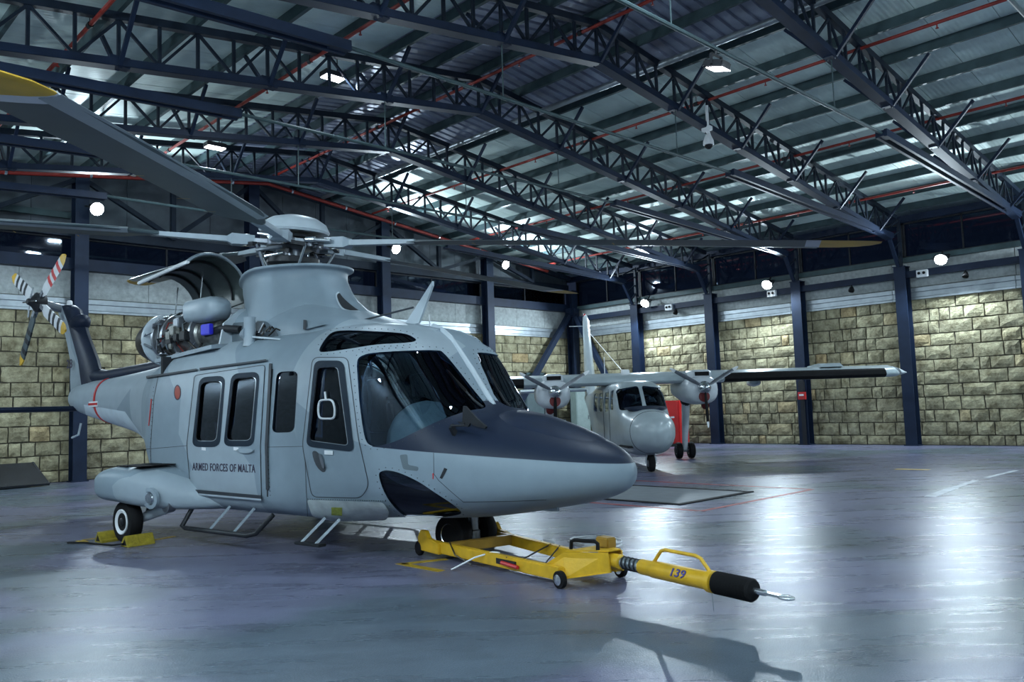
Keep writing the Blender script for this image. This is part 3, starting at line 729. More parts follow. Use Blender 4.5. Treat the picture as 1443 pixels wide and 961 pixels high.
for nm, ins in (('w1', 'w1i'), ('w2', 'w2i'), ('pd', 'pdi')):
    fr = patch('window_frame', Wn[nm+'o'], -.004, .014, SEAL, hole=Wn[ins])
def grow(poly, d):
    c = np.mean(np.array(poly), axis=0); out = []
    k = len(poly)
    for i in range(k):
        t = np.array(poly[(i+1) % k])-np.array(poly[i-1]); n = np.array([t[1], -t[0]]); n = n/max(np.linalg.norm(n), 1e-6)
        p = np.array(poly[i]); 
        if n @ (p-c) < 0: n = -n
        out.append(tuple(p+n*d))
    return out
TRIM = mat('window_trim', (.30, .33, .36), .3, .6, .1, 8)
for nm in ('w1i', 'w2i', 'pdi'): patch('window_trim', Wn[nm], -.012, -.002, TRIM, hole=grow(Wn[nm], -1.0))
patch('cabin_window', Wn['w1i'], -.022, -.016, TINT); patch('cabin_window', Wn['w2i'], -.022, -.016, TINT)
patch('cabin_window', Wn['sm'], -.022, -.016, TINT); patch('door_window', Wn['pdi'], -.022, -.016, TINT)
patch('windshield', Wn['ws'], -.022, -.016, CLEAR, .035)
patch('roof_window', Wn['eb'], -.022, -.016, TINT, .25)
patch('chin_window', Wn['ch'], -.022, -.016, TINT, .12)
PD = rpoly([(440.5, 503.5), (490, 503.5), (505, 618), (520, 684), (509, 702), (439.5, 700.5), (426, 628)], 9)
SD = rpoly([(274, 529), (373.5, 514), (367, 628), (368.5, 701), (269, 693), (263, 628)], 5)
patch('door_seal', grow(PD, .55), -.004, .0015, SEAM, hole=grow(PD, -.55))
patch('door_seal', grow(SD, .55), -.004, .0015, SEAM, .85, hole=grow(SD, -.55))
# doors themselves: slightly proud panels around their windows
patch('cockpit_door', grow(PD, -.6), -.004, .006, PAINT, hole=Wn['pdi'])
patch('sliding_door', grow(SD, -.6), -.004, .010, PAINT, .85, hole=[Wn['w1i'], Wn['w2i']])
# nose access panel seam, avionics line and landing-light fairing
NP = smoothpoly([(611, 638), (611.5, 668), (618, 677), (637, 694), (653, 707.5), (720, 706), (770, 704), (820, 698)], 1)
def seamline(pts, wpx=.8, name='panel_seam', m_=SEAM):
    a = [np.array(p, float) for p in pts]; up, dn = [], []
    for i in range(len(a)):
        t = a[min(i+1, len(a)-1)]-a[max(i-1, 0)]; n = np.array([-t[1], t[0]])/max(np.linalg.norm(t), 1e-6)*wpx/2
        up.append(tuple(a[i]+n)); dn.append(tuple(a[i]-n))
    patch(name, up+dn[::-1], -.004, .0015, m_, .05, both=False)
seamline([(611, 638), (611.5, 668), (618, 677), (637, 694), (653, 707.5), (720, 706.5), (770, 704.5)])
seamline([(750, 685), (756, 687), (800, 690), (860, 690), (858, 698), (820, 704), (775, 708), (762, 702), (750, 685)], .9)
seamline([(223, 529), (217, 560), (212, 630), (213, 660)], .9)
seamline([(263, 628), (205, 633)], .7)
seamline([(384, 520), (381, 560), (376, 628), (377, 700)], 2.2)
seamline([(429, 628), (432, 700), (434, 735)], .8)
seamline([(377, 630), (426, 629)], .7)
# vertical black slide rails beside the sliding door and the lower track
patch('door_rail', [(379, 512), (382.5, 512), (377, 628), (378, 690), (374.5, 690), (373, 628)], -.004, .022, SEAM, both=True)
patch('door_track', [(272, 689.5), (368, 698), (368, 703), (272, 694.5)], -.004, .03, SEAM, .85, both=True)
patch('door_sill_rail', [(272, 694.5), (368, 703), (368, 705.5), (272, 697)], -.004, .035, LIGHTG, .85, both=True)
patch('roof_rail', [(206, 530), (277, 519.2), (277, 521.8), (206, 532.8)], -.004, .03, SEAM)
patch('roof_rail', [(281, 518.4), (375, 506), (375, 508.6), (281, 521)], -.004, .03, SEAM)
# float cover under the cockpit door
patch('float_cover', rpoly([(432, 704), (540, 708), (549, 722), (545, 733), (470, 735), (440, 728)], 5), -.004, .035, TARP)
patch('cover_tag', [(467, 715), (482, 715.5), (482, 727), (467, 726)], .02, .040, TAGY, both=False)
# small placards and the side emblem
for q in ((284, 630, 290, 635), (329, 630, 336, 635), (457, 634.5, 469, 641)): patch('placard', [(q[0], q[1]), (q[2], q[1]+.6), (q[2], q[3]), (q[0], q[3]-.6)], -.004, .017, WHITE, both=False)
EM = [(250+3.8*math.cos(a*pi/8), 553+9.5*math.sin(a*pi/8)) for a in range(16)]
patch('emblem', EM, -.004, .006, mat('emblem_red', (.30, .05, .03), .6), both=False)
patch('emblem_border', [(250+5*math.cos(a*pi/8), 553+11*math.sin(a*pi/8)) for a in range(16)], -.004, .004, INKM, both=False)
# tail stripe: pale patch low on the boom
patch('boom_stripe', [(118, 570), (176, 580), (203, 618), (188, 613), (150, 602), (122, 590)], -.004, .002, mat('boom_pale', (.50, .58, .64), .45, 0, .1, 5), .02)
# lettering on the sliding door
def lettering(txt, name, size, M4, m_, ext=.003, parent=heli, font_shear=0.0, sx=1.0):
    cu = bpy.data.curves.new(name, 'FONT'); cu.body = txt; cu.size = size; cu.extrude = ext; cu.align_x = 'CENTER'; cu.align_y = 'CENTER'; cu.shear = font_shear; cu.offset = size*.012; cu.resolution_u = 3; cu.space_character = 1.08
    to = bpy.data.objects.new('tmp', cu); COL.objects.link(to); dg = bpy.context.evaluated_depsgraph_get(); dg.update()
    me = bpy.data.meshes.new_from_object(to.evaluated_get(dg)); bpy.data.objects.remove(to); me.transform(Matrix.Diagonal((sx, 1, 1, 1)))
    me.materials.clear(); me.materials.append(m_); me.name = name
    me.transform(M4); return obj(name, me, parent)
def side_frame(s, l, z, side=1, tilt=0.0):
    # text x axis runs aft->forward when seen from the right side
    Xd = Vector((1, 0, 0))*side; Zd = Vector((0, -1, 0))*side; Yd = Vector((0, 0, 1))
    M4 = Matrix((( Xd.x, Yd.x, Zd.x, -s), (Xd.y, Yd.y, Zd.y, -l), (Xd.z, Yd.z, Zd.z, z), (0, 0, 0, 1)))
    return M4
pa = at_l(268.5, 658, 1.14); pb = at_l(363, 661, 1.14)
lettering('ARMED FORCES OF MALTA', 'lettering', .128, side_frame(-(pa.x+pb.x)/2, 1.140, (pa.z+pb.z)/2), INKM, .003, sx=.80)
# door handles
patch('door_handle', smoothpoly([(333, 634), (345, 631.5), (356, 634), (352, 638), (340, 638.5)], 3), .0, .035, PLAIN, both=True)
patch('handle_recess', smoothpoly([(440, 638), (446, 636), (453, 646), (459, 662), (454, 665), (445, 655)], 3), -.004, .008, SEAM, both=True)
patch('door_handle', smoothpoly([(449, 641), (452, 641), (457, 657), (454, 659)], 3), .0, .03, STEELG, both=True)
patch('air_vent', [(435, 700.5), (436, 700.5), (436, 701), (435, 701)], -.002, .001, SEAM, both=False)
pr = patch('static_panel', rpoly([(563, 641), (574, 640), (575, 655), (590, 658), (589, 664), (568, 661)], 3), -.004, .003, mat('panel_teal', (.10, .13, .15), .5), both=False)
patch('warning_stripe', [(609.5, 667), (611, 667), (611, 675), (609.5, 675)], -.004, .004, REDP, both=False)
patch('warning_stripe', [(212.5, 562), (214, 562), (210, 600), (208.8, 600)], -.004, .006, REDP, both=False)
patch('drain_slot', [(626, 659), (630.5, 661), (623, 675), (619.5, 673.5)], -.004, .004, DARK, both=False)

Gr = loft_grid([(-1.93, .95, 1.06, .05, 1.0, 2, 2), (-1.7, .95, 1.21, .30, 1.0, 2, 2), (-1.3, .98, 1.36, .46, 1.05, 2, 2), (-.95, 1.0, 1.455, .52, 1.1, 2, 2.2), (-.70, 1.05, 1.49, .46, 1.15, 2, 2.3), (-.60, 1.1, 1.46, .36, 1.2, 2, 2)], np.linspace(-1.93, -.60, 18), 32)
MB().rings([list(map(tuple, r)) for r in Gr.tolist()]).build('nose_radome', NAVY, heli, 60)
from mathutils.bvhtree import BVHTree
_gv = [Vector(p) for p in G.reshape(-1, 3)]; _M = G.shape[1]
_bv = BVHTree.FromPolygons(_gv, [(i*_M+j, i*_M+(j+1) % _M, (i+1)*_M+(j+1) % _M, (i+1)*_M+j) for i in range(G.shape[0]-1) for j in range(_M)])
rv = MB()
def rivets(poly, d, step=5.5, close=True):
    pp = grow(poly, d) if d else poly; acc = 0.0
    for i in range(len(pp) if close else len(pp)-1):
        a, b_ = np.array(pp[i]), np.array(pp[(i+1) % len(pp)]); ln = np.linalg.norm(b_-a); u = step-acc
        while u < ln:
            q = a+(b_-a)*u/ln; hit_ = _bv.ray_cast(HC, hray(*q))
            if hit_[0] is not None:
                for sg in (1, -1):
                    c = hit_[0]+hit_[1]*.001*(1 if hit_[1].dot(HC-hit_[0]) > 0 else -1)
                    rv.box((c.x, c.y*sg, c.z), (.008, .008, .008))
            u += step
        acc = (acc+ln) % step
rivets(Wn['ws'], 4.5, 9.5); rivets(Wn['eb'], 3.5, 9); rivets(Wn['ch'], 4.0, 9.5); rivets([(431, 703), (545, 706)], 0, 3.2, False); rivets([(377, 632), (381, 700)], 0, 6, False); rivets([(217, 540), (212, 630), (213, 660)], 0, 6, False)
rvo = obj('rivet_rows', rv.mesh('rivet_rows', SEAM, fix=False), heli); rvo['kind'] = 'stuff'
# inside: floor, bulkhead, seats, glare shield
MB().b2(-4.3, -.5, -.95, .95, .60, .66).build('cabin_floor', INNER, heli)
MB().b2(-.5, .2, -.45, .45, .60, .66).build('cockpit_floor', INNER, heli)
MB().b2(-4.55, -4.5, -1.0, 1.0, .6, 2.35).build('rear_bulkhead', INNER, heli)
MB().b2(-1.62, -1.58, -.95, -.35, .6, 1.7).b2(-1.62, -1.58, .35, .95, .6, 1.7).build('cockpit_bulkhead', INNER, heli)
for l in (.43, -.43):
    hd = [[L(.14-.46*math.cos(p)*1.0, l+.40*math.sin(p)*math.cos(a), 1.16+.46*math.sin(p)*max(0, math.sin(a))**.9) for a in np.linspace(0, pi, 15)] for p in np.linspace(.12, pi-.12, 11)]
    MB().rings(hd).build('glare_shield', PANELM, heli, 60)
MB().b2(-.55, .10, -.80, .80, .95, 1.18).build('instrument_panel', INNER, heli, None, .03)
for l in (.42, -.42):
    st_ = MB().box(L(1.05, l, .92), (.48, .50, .14)).build('seat', SEATM, heli, None, .04)
    MB().box(L(1.36, l, 1.30), (.12, .50, .72), Matrix.Rotation(math.radians(-10), 3, 'Y')).build('backrest', SEATM, st_, None, .04)
    MB().box(L(1.42, l, 1.78), (.09, .26, .20)).build('headrest', SEATM, st_, None, .03)
    MB().box(L(1.1, l, .74), (.36, .36, .24)).build('seat_base', DARK, st_)
for l in (.7, 0, -.7):
    for s in (2.5, 3.7):
        st_ = MB().box(L(s, l, .98), (.45, .46, .10)).build('cabin_seat', SEATM, heli, None, .03)
        MB().box(L(s+.24, l, 1.38), (.08, .46, .75)).build('backrest', SEATM, st_, None, .03)
# grab ring behind the door glass
gr = [at_l(x, y, 1.115) for x, y in rpoly([(450, 564), (468, 563), (472, 575), (471, 590), (450, 590), (448, 577)], 5, 3)]
MB().tube(gr, .012, 6, True).build('grab_handle', WHITE, heli, 60)
MB().tube([at_l(458, 552, 1.11), at_l(459, 563, 1.115)], .012, 6).build('handle_stem', WHITE, heli)

# transmission cowling on the roof
CS = [(.30, 2.26, 2.42, .12, 2.34, 2, 2), (.55, 2.26, 2.47, .36, 2.36, 2.2, 2), (.95, 2.25, 2.55, .58, 2.36, 2.4, 2.1), (1.4, 2.25, 2.67, .68, 2.38, 2.6, 2.2), (1.8, 2.25, 2.80, .70, 2.4, 2.6, 2.3), (2.2, 2.25, 2.95, .68, 2.42, 2.6, 2.4), (3.0, 2.25, 3.02, .66, 2.45, 2.6, 2.5), (3.5, 2.25, 3.0, .64, 2.45, 2.6, 2.5)]
Gc = loft_grid(CS, np.linspace(.30, 3.5, 34), 48)
mb = MB(); mb.rings([list(map(tuple, r)) for r in Gc.tolist()]); mb.build('transmission_cowling', PAINT, heli, 45)
# left engine cowling (closed) and centre firewall
CE = [(3.45, 2.25, 3.02, .40, 2.5, 2.6, 2.4), (4.2, 2.25, 3.0, .42, 2.5, 2.6, 2.4), (5.0, 2.25, 2.86, .38, 2.5, 2.6, 2.3), (5.6, 2.28, 2.72, .28, 2.5, 2.4, 2.2), (5.8, 2.32, 2.66, .22, 2.5, 2.2, 2)]
Ge = loft_grid(CE, np.linspace(3.45, 5.8, 16), 32, -.45)
MB().rings([list(map(tuple, r)) for r in Ge.tolist()]).build('engine_cowling', PAINT, heli, 45)
MB().prism([L(3.4, .02, 2.5), L(5.3, .02, 2.35), L(5.2, .02, 2.75), L(4.2, .02, 2.95), L(3.4, .02, 2.98)], (0, .04, 0)).build('firewall', LIGHTG, heli)
MB().prism([L(3.45, .1, 2.5), L(3.45, .80, 2.45), L(3.45, .74, 2.72), L(3.45, .5, 2.92), L(3.45, .1, 2.98)], (-.03, 0, 0)).build('front_firewall', LIGHTG, heli)
# engine deck
MB().prism([L(3.4, .05, 2.47), L(3.4, .95, 2.38), L(5.0, .85, 2.30), L(5.5, .05, 2.36)], (0, 0, .05)).build('engine_deck', PLAIN, heli)
# mast fairing
TILT = math.radians(4.7); HUBS, HUBZ = 2.97, 3.78
MT = Matrix.Translation(L(HUBS, 0, HUBZ)) @ Matrix.Rotation(TILT, 4, 'Y')
def tl(s, l, z): return MT @ Vector((-s, -l, z))
MF = Matrix.Translation(L(HUBS, 0, HUBZ)) @ Matrix.Rotation(math.radians(1.6), 4, 'Y')
def fl_t(s, l, z): return MF @ Vector((-s, -l, z))
rg = []
for z, a_f, a_b, b_ in ((-1.15, 1.75, .80, .66), (-1.02, 1.40, .84, .63), (-.90, 1.18, .90, .60), (-.78, 1.02, .95, .57), (-.64, .92, 1.0, .53), (-.52, .86, 1.05, .51), (-.45, .86, 1.05, .53), (-.41, .93, 1.10, .60), (-.385, .93, 1.10, .60), (-.38, .82, 1.0, .50)):
    ring = []
    for j in range(40):
        th = 2*pi*j/40; c_, q_ = math.cos(th), math.sin(th)
        ring.append(fl_t(-(a_f if c_ > 0 else a_b)*math.copysign(abs(c_)**.9, c_), b_*math.copysign(abs(q_)**.9, q_)*(1-.45*abs(c_) if c_ < 0 else 1), z-(.10*c_*c_ if c_ < 0 else 0)))
    rg.append(ring)
_R = np.array([[tuple(p) for p in r] for r in rg]); _k = np.linspace(0, len(rg)-1, 34)
GF = np.zeros((34, 40, 3))
for j in range(40):
    for c in range(3): GF[:, j, c] = [float(pchip(range(len(rg)), _R[:, j, c], q)) for q in _k]
MB().rings(GF.tolist()).build('mast_fairing', PAINT, heli, 50)
# intake opening, scoop and service panel: patches that follow the fairing and cowling
def patch_on(Gx, name, poly, a, b, m_, lfar=.05):
    me = boolean(shell_mesh(Gx, a, b, (m_, m_)), cone(poly, lfar, 2.0), 'INTERSECT'); do_smooth(me, 40); me.name = name; return obj(name, me, heli)
patch_on(GF, 'intake_rim', smoothpoly([(473, 415), (480, 410.5), (491, 418), (501, 428), (511, 438), (496, 439.5), (483, 436), (476, 427)], 4), -.004, .010, LIGHTG)
patch_on(GF, 'air_intake', smoothpoly([(475, 416), (480, 413), (490, 420), (500, 430), (508, 436.5), (495, 437), (484, 434), (478, 426)], 4), -.004, .014, INNER)
OPENP = mat('bay_opening', (.075, .10, .12), .6, 0, .2, 6)
for Gx, th in ((Gc, .012), (GF, .012)): patch_on(Gx, 'service_opening', rpoly([(326, 455), (376, 452), (385, 463), (392, 470), (394, 482), (328, 500)], 6), -.03, th, OPENP, .1)
for Gx in (Gc, GF): patch_on(Gx, 'air_scoop', [(427.5, 450.5), (432, 451), (431, 464), (427, 464)], -.004, .05, SEAM, .1)
patch_on(Gc, 'scoop_fairing', [(432, 451), (459, 457), (431, 464)], -.004, .03, PAINT, .1)
# rotor
MB().lathe([(.16, -.62), (.13, -.3), (.11, -.05), (.2, 0), (.2, .06)], tl(0, 0, 0), MT.to_3x3() @ Vector((0, 0, 1)), 20).build('rotor_mast', STEELG, heli, 40)
MB().lathe([(.30, -.30), (.34, -.27), (.34, -.20), (.24, -.18)], tl(0, 0, 0), MT.to_3x3() @ Vector((0, 0, 1)), 24).build('swashplate', DARK, heli, 40)
cap = MB().lathe([(.05, .14), (.44, .13), (.46, .16), (.41, .26), (.30, .33), (.14, .37), (.001, .38)], tl(0, 0, 0), MT.to_3x3() @ Vector((0, 0, 1)), 32).build('hub_cap', LIGHTG, heli, 40)
MB().lathe([(.34, .055), (.36, .085), (.30, .10)], tl(0, 0, 0), MT.to_3x3() @ Vector((0, 0, 1)), 24).build('hub_cap_ring', DARK, cap, 40)
MB().lathe([(.25, -.08), (.36, -.05), (.36, .03), (.25, .06)], tl(0, 0, 0), MT.to_3x3() @ Vector((0, 0, 1)), 20).build('rotor_hub', STEELG, heli, 40)
AZ = {'D': (10.6, 6.9, .04), 'E': (87.5, 6.9, .16), 'B': (154.5, 6.9, .10), 'A': (227.5, 6.95, .12), 'C': (-60.5, 7.15, .10)}
def blade_point(az, r, c, z, droop):
    a = az-HPH; rr = r
    p = Vector((math.cos(a)*rr-math.sin(a)*c, math.sin(a)*rr+math.cos(a)*c, z-droop*(r/6.9)**2))
    return MT @ p
def airfoil(ch, th, lead):
    # x towards the leading edge
    up = [(lead, 0), (lead-.03*ch, .28*th), (lead-.12*ch, .46*th), (lead-.3*ch, .55*th), (lead-.6*ch, .36*th), (lead-ch, .02*th)]
    dn = [(lead-.6*ch, -.26*th), (lead-.3*ch, -.40*th), (lead-.12*ch, -.36*th), (lead-.03*ch, -.22*th)]
    return up+dn
for key, (azd, RB, dr) in AZ.items():
    az = math.radians(azd)
    def ring(r, ch, th, lead, pitch=.10):
        out = []
        for c, z in airfoil(ch, th, lead):
            out.append(blade_point(az, r, c*math.cos(pitch), z+c*math.sin(pitch), dr))
        return out
    # leading edge: rotor turns anticlockwise seen from above -> leading edge at +c
    rs = [(1.65, .16, .07, .08), (1.85, .26, .07, .13), (2.1, .46, .065, .20), (2.4, .52, .06, .22), (4, .52, .055, .22), (RB-.75, .52, .05, .22)]
    bl = MB().rings([ring(r, c, t, ld, .12-.015*r) for r, c, t, ld in rs]).build('rotor_blade', BLADE, heli, 30)
    MB().rings([ring(r, .52, .05, .22, .12-.015*r) for r in (RB-.75, RB-.60)]).build('tip_band', WTIP, bl, 30)
    tp = [(RB-.60, .52, .05, .22), (RB-.40, .50, .046, .20), (RB-.22, .42, .04, .12), (RB-.08, .28, .03, 0.0), (RB, .12, .015, -.14)]
    MB().rings([ring(r, c, t, ld, .12-.015*r) for r, c, t, ld in tp]).build('blade_tip', YTIP, bl, 30)
    # erosion strip along the leading edge
    es = []
    for r in (2.0, 3.5, 5.0, RB-.62):
        ld = .225 if r > 2.2 else .205; p = .12-.015*r
        es.append([blade_point(az, r, c*math.cos(p), z+c*math.sin(p), dr) for c, z in ((ld+.004, .0), (ld-.05, .032), (ld-.12, .036), (ld-.12, -.027), (ld-.05, -.024))])
    MB().rings(es).build('leading_edge_strip', BLADETOP, bl, 30)
    for r0 in (2.6, 3.3, 4.3):
        MB().add([blade_point(az, r0, -.28, -.052, dr), blade_point(az, r0+.015, -.28, -.052, dr), blade_point(az, r0+.015, -.16, -.052, dr), blade_point(az, r0, -.16, -.052, dr)], [(0, 1, 2, 3)]).build('blade_mark', YTIP, bl)
    # root fitting: cuff, yoke, damper, pitch horn, link
    def bp_(r, c, z): return blade_point(az, r, c, z, 0)
    cuff = MB().rings([[bp_(r, x_*w_, z_*h_) for x_, z_ in ((-1, -1), (1, -1), (1, 1), (-1, 1))] for r, w_, h_ in ((.50, .10, .06), (.78, .115, .07), (.84, .06, .035), (1.75, .07, .026))]).build('blade_cuff', PLAIN, heli, 30)
    MB().bar(bp_(.22, 0, 0), bp_(.56, 0, 0), .20, .05, MT.to_3x3() @ Vector((0, 0, 1))).build('hub_arm', STEELG, cuff)
    for z in (-.055, .055): MB().lathe([(.06, -.02), (.06, .02)], bp_(.60, 0, z), MT.to_3x3() @ Vector((0, 0, 1)), 12).build('blade_pin', CHROME, cuff)
    MB().tube([bp_(.30, -.20, .02), bp_(.42, -.19, .02), bp_(.421, -.19, .02), bp_(.62, -.15, .01)], [.045, .045, .03, .03], 10).build('lag_damper', CHROME, cuff, 40)
    MB().bar(bp_(.58, .02, -.05), bp_(.50, .26, -.07), .06, .05).build('pitch_horn', DARK, cuff)
    MB().tube([bp_(.48, .26, -.07), bp_(.34, .12, -.42)], .018, 8).build('pitch_link', CHROME, cuff)

hr = random.Random(11)
for i in range(40):
    a = hr.uniform(0, 2*pi); r0 = hr.uniform(.14, .40); z0 = hr.uniform(-.22, .06)
    p0 = MT @ Vector((math.cos(a)*r0, math.sin(a)*r0, z0))
    if hr.random() < .5:
        a2 = a+hr.uniform(-.5, .5); r2 = r0+hr.uniform(.05, .25); p1 = MT @ Vector((math.cos(a2)*r2, math.sin(a2)*r2, z0+hr.uniform(-.08, .08)))
        MB().tube([p0, p1], hr.choice((.012, .018, .028)), 7).build('hub_fitting', hr.choice((CHROME, STEELG, DARK)), heli, 40)
    else:
        MB().box(p0, (hr.uniform(.04, .1), hr.uniform(.04, .1), hr.uniform(.03, .08)), Matrix.Rotation(a, 3, 'Z')).build('hub_fitting', hr.choice((STEELG, DARK, DARK)), heli, None, .006)
# exposed right engine
EC = L(4.62, .56, 2.64); EX = Vector((-1, 0, 0.0))
def eng(prof, nm, m_, par=heli, n=28): return MB().lathe(prof, EC, EX, n).build(nm, m_, par, 35)
e0 = eng([(.12, -.95), (.17, -.90), (.20, -.55), (.26, -.5), (.27, -.2), (.25, -.15), (.31, -.10), (.31, .10), (.27, .14), (.28, .45), (.24, .6)], 'engine', HOTM)
for h_, r_ in ((-.5, .29), (-.12, .335), (.12, .345), (.40, .33)): eng([(r_-.03, h_-.025), (r_, h_-.025), (r_, h_+.025), (r_-.03, h_+.025)], 'engine_flange', STEELG, e0)
eng([(.34, .54), (.375, .555), (.375, .60), (.34, .62)], 'exhaust_collar', LIGHTG, e0)
eng([(.34, .60), (.33, .76), (.25, 1.02), (.16, 1.05), (.21, .98), (.26, .78), (.26, .64)], 'exhaust_nozzle', BRONZE, e0)
er = random.Random(3)
for i in range(34):
    a0 = er.uniform(-1.2, 2.2); h0 = er.uniform(-.75, .45); r_ = .30 if h0 > -.2 else .25
    def ep(h, a, r): return EC + EX*h + Vector((0, -math.cos(a)*r, math.sin(a)*r))
    pts = [ep(h0, a0, r_+.02), ep(h0+er.uniform(.05, .15), a0+er.uniform(-.3, .3), r_+.06), ep(h0+er.uniform(.1, .3), a0+er.uniform(-.8, .8), r_+.05), ep(h0+er.uniform(.15, .4), a0+er.uniform(-.9, .9), r_+.02)]
    MB().tube(pts, er.choice((.008, .011, .016)), 6).build('engine_line', er.choice((CHROME, DARK, BRONZE, STEELG, CHROME, REDPIPE)), e0, 60)
for i in range(9):
    a0 = er.uniform(-1.0, 1.4); h0 = er.uniform(-.7, .4)
    MB().box(ep(h0, a0, .31), (er.uniform(.08, .16), .09, er.uniform(.07, .13))).build('engine_accessory', er.choice((DARK, STEELG, HOTM)), e0, None, .012)
# intake filter housing over the engine front
ic = L(3.93, .66, 2.94)
hb = MB().rings([[ic+Vector((x_, w_*c_, h_*q_)) for c_, q_ in [(math.copysign(abs(math.cos(t))**.6, math.cos(t)), math.copysign(abs(math.sin(t))**.6, math.sin(t))) for t in np.linspace(0, 2*pi, 20, endpoint=False)]] for x_, w_, h_ in ((-.34, .17, .13), (-.31, .20, .16), (0, .20, .165), (.18, .19, .165), (.30, .14, .12), (.36, .06, .05))]).build('intake_housing', PLAIN, heli, 45)
MB().box(ic+Vector((-.1, -.03, .165)), (.1, .1, .012)).build('housing_hatch', DARK, hb)
MB().box(L(3.75, .80, 2.66), (.22, .06, .14)).build('blue_cover', BLUEP, heli, None, .01)
MB().tube([L(3.9, .72, 2.62), L(3.5, .72, 2.66), L(3.2, .66, 2.62)], .05, 10).build('bleed_duct', DARK, heli, 60)
# stub duct and its stay by the deck edge
sdp = at_l(352, 488, .78)
MB().lathe([(.085, 0), (.075, .05), (.07, .34), (.075, .36), (.05, .36)], sdp, (0, 0, 1), 14).build('drain_mast', PLAIN, heli, 40)
MB().lathe([(.10, -.02), (.06, .10), (.03, .16)], sdp+Vector((-.02, 0, .16)), (-1, 0, 0), 12).build('drain_cone', PLAIN, heli, 40)
MB().bar(at_l(348, 474, .78), at_l(396, 478, .78), .03, .02).build('stay_rod', LIGHTG, heli)
for i in range(12):
    q0 = at_l(er.uniform(346, 384), er.uniform(466, 480), .74)
    MB().tube([q0, q0+Vector((er.uniform(-.15, .15), .05, er.uniform(.02, .12))), q0+Vector((er.uniform(-.25, .25), .1, er.uniform(-.05, .1)))], .011, 6).build('hydraulic_line', er.choice((STEELG, DARK, BRONZE)), heli, 60)
MB().box(at_l(266, 508, .88), (.42, .05, .02)).build('deck_step', DARK, heli)
# opened engine cowl, hinged on the centre line
ar = []
n_ = 14
for i in range(n_+1):
    t = i/n_
    a = math.radians(195-150*t)
    l_ = .50+.52*math.cos(a); z_ = 3.24+.50*math.sin(a)
    ar.append((l_, z_))
rings_ = []
for s in (4.12, 4.2, 4.8, 5.35, 5.42):
    rings_.append([L(s, l_, z_-(s-4.12)*.10) for l_, z_ in ar]+[L(s, .52+(l_-.52)*.95, (z_-3.26)*.95+3.26-(s-4.12)*.10) for l_, z_ in ar[::-1]])
cw = MB().rings(rings_).build('open_engine_cowl', COWLIN, heli, 40)
for s in (4.12, 5.40):
    MB().tube([L(s, .52+(l_-.52)*1.01, 3.26+(z_-3.26)*1.01-(s-4.12)*.10) for l_, z_ in ar], .022, 6).build('cowl_edge', PLAIN, cw, 60)
lp = ar[-1]; MB().tube([L(4.1, lp[0], lp[1]), L(5.42, lp[0], lp[1]-.13)], .028, 6).build('cowl_lip', WHITE, cw, 60)
for s in (4.4, 4.9, 5.2):
    MB().tube([L(s, .52+(l_-.52)*.92, 3.26+(z_-3.26)*.92-(s-4.12)*.10) for l_, z_ in ar[1:]], .016, 6).build('cowl_rib', DARK, cw, 60)
MB().tube([L(4.35, .55, 3.0), L(4.45, .45, 3.55)], .010, 6).build('cowl_strut', CHROME, heli)
MB().tube([L(5.2, .45, 2.95), L(5.2, .40, 3.42)], .010, 6).build('cowl_strut', CHROME, heli)

# tail: shaft cover, fin, gearbox, tail rotor, stabiliser
MB().rings([[L(s, w_*math.cos(t), z+h_*math.sin(t)) for t in np.linspace(0, 2*pi, 16, endpoint=False)] for s, z, w_, h_ in ((5.2, 2.36, .10, .06), (5.6, 2.36, .16, .13), (7, 2.31, .15, .12), (8.2, 2.27, .13, .12), (8.7, 2.30, .12, .15))]).build('drive_shaft_cover', NAVY, heli, 50)
def fin_ring(z, s0, s1, th): # leading s0, trailing s1
    c = s1-s0; p = [(0, 0), (.05, .6), (.2, 1), (.5, .9), (1, .12)]
    return [L(s0+u*c, th*v, z) for u, v in p]+[L(s0+u*c, -th*v, z) for u, v in p[::-1] if v > 0]
fr_ = [(1.95, 8.35, 9.62, .12), (2.3, 8.48, 9.66, .13), (2.6, 8.66, 9.64, .13), (3.0, 8.98, 9.82, .12), (3.35, 9.22, 10.0, .12), (3.55, 9.36, 10.18, .12), (3.66, 9.60, 10.20, .09)]
fin = MB().rings([fin_ring(*q) for q in fr_]).build('tail_fin', PAINT, heli, 45)
le = []
for z, s0, s1, th in fr_:
    c = (s1-s0); le.append([L(s0+u*c, (th+.008)*v, z) for u, v in ((-.02, 0), (.05, .6), (.2, 1), (.42, .95))]+[L(s0+u*c, -(th+.008)*v, z) for u, v in ((.42, .95), (.2, 1), (.05, .6))])
MB().rings(le).build('fin_leading_edge', NAVY, fin, 45)
MB().lathe([(.001, -.22), (.10, -.20), (.15, -.08), (.15, .08), (.10, .20), (.001, .24)], L(9.30, 0, 3.30), (1, 0, .2), 16).build('gearbox_fairing', NAVY, fin, 50)
MB().lathe([(.05, 0), (.05, .08), (.03, .10)], L(9.75, 0, 3.66), (0, 0, 1), 10).build('beacon', WHITE, fin, 50)
MB().tube([L(9.0, .1, 1.5), L(9.05, .12, 1.30), L(9.25, .14, 1.25)], .02, 6).build('tail_skid', LIGHTG, heli)
lettering('28', 'lettering', .22, side_frame(9.42, .128, 2.56), INKM, .003, fin)
# stabiliser
for sd in (1, -1):
    MB().rings([[L(9.06+u*.52+ (abs(l_)-.15)*.10, l_*sd, 1.76+v) for u, v in ((0, 0), (.08, .045), (.4, .05), (1, .0), (.4, -.045), (.08, -.04))] for l_ in (.10, 1.75)]).build('stabiliser', NAVY, heli, 40)
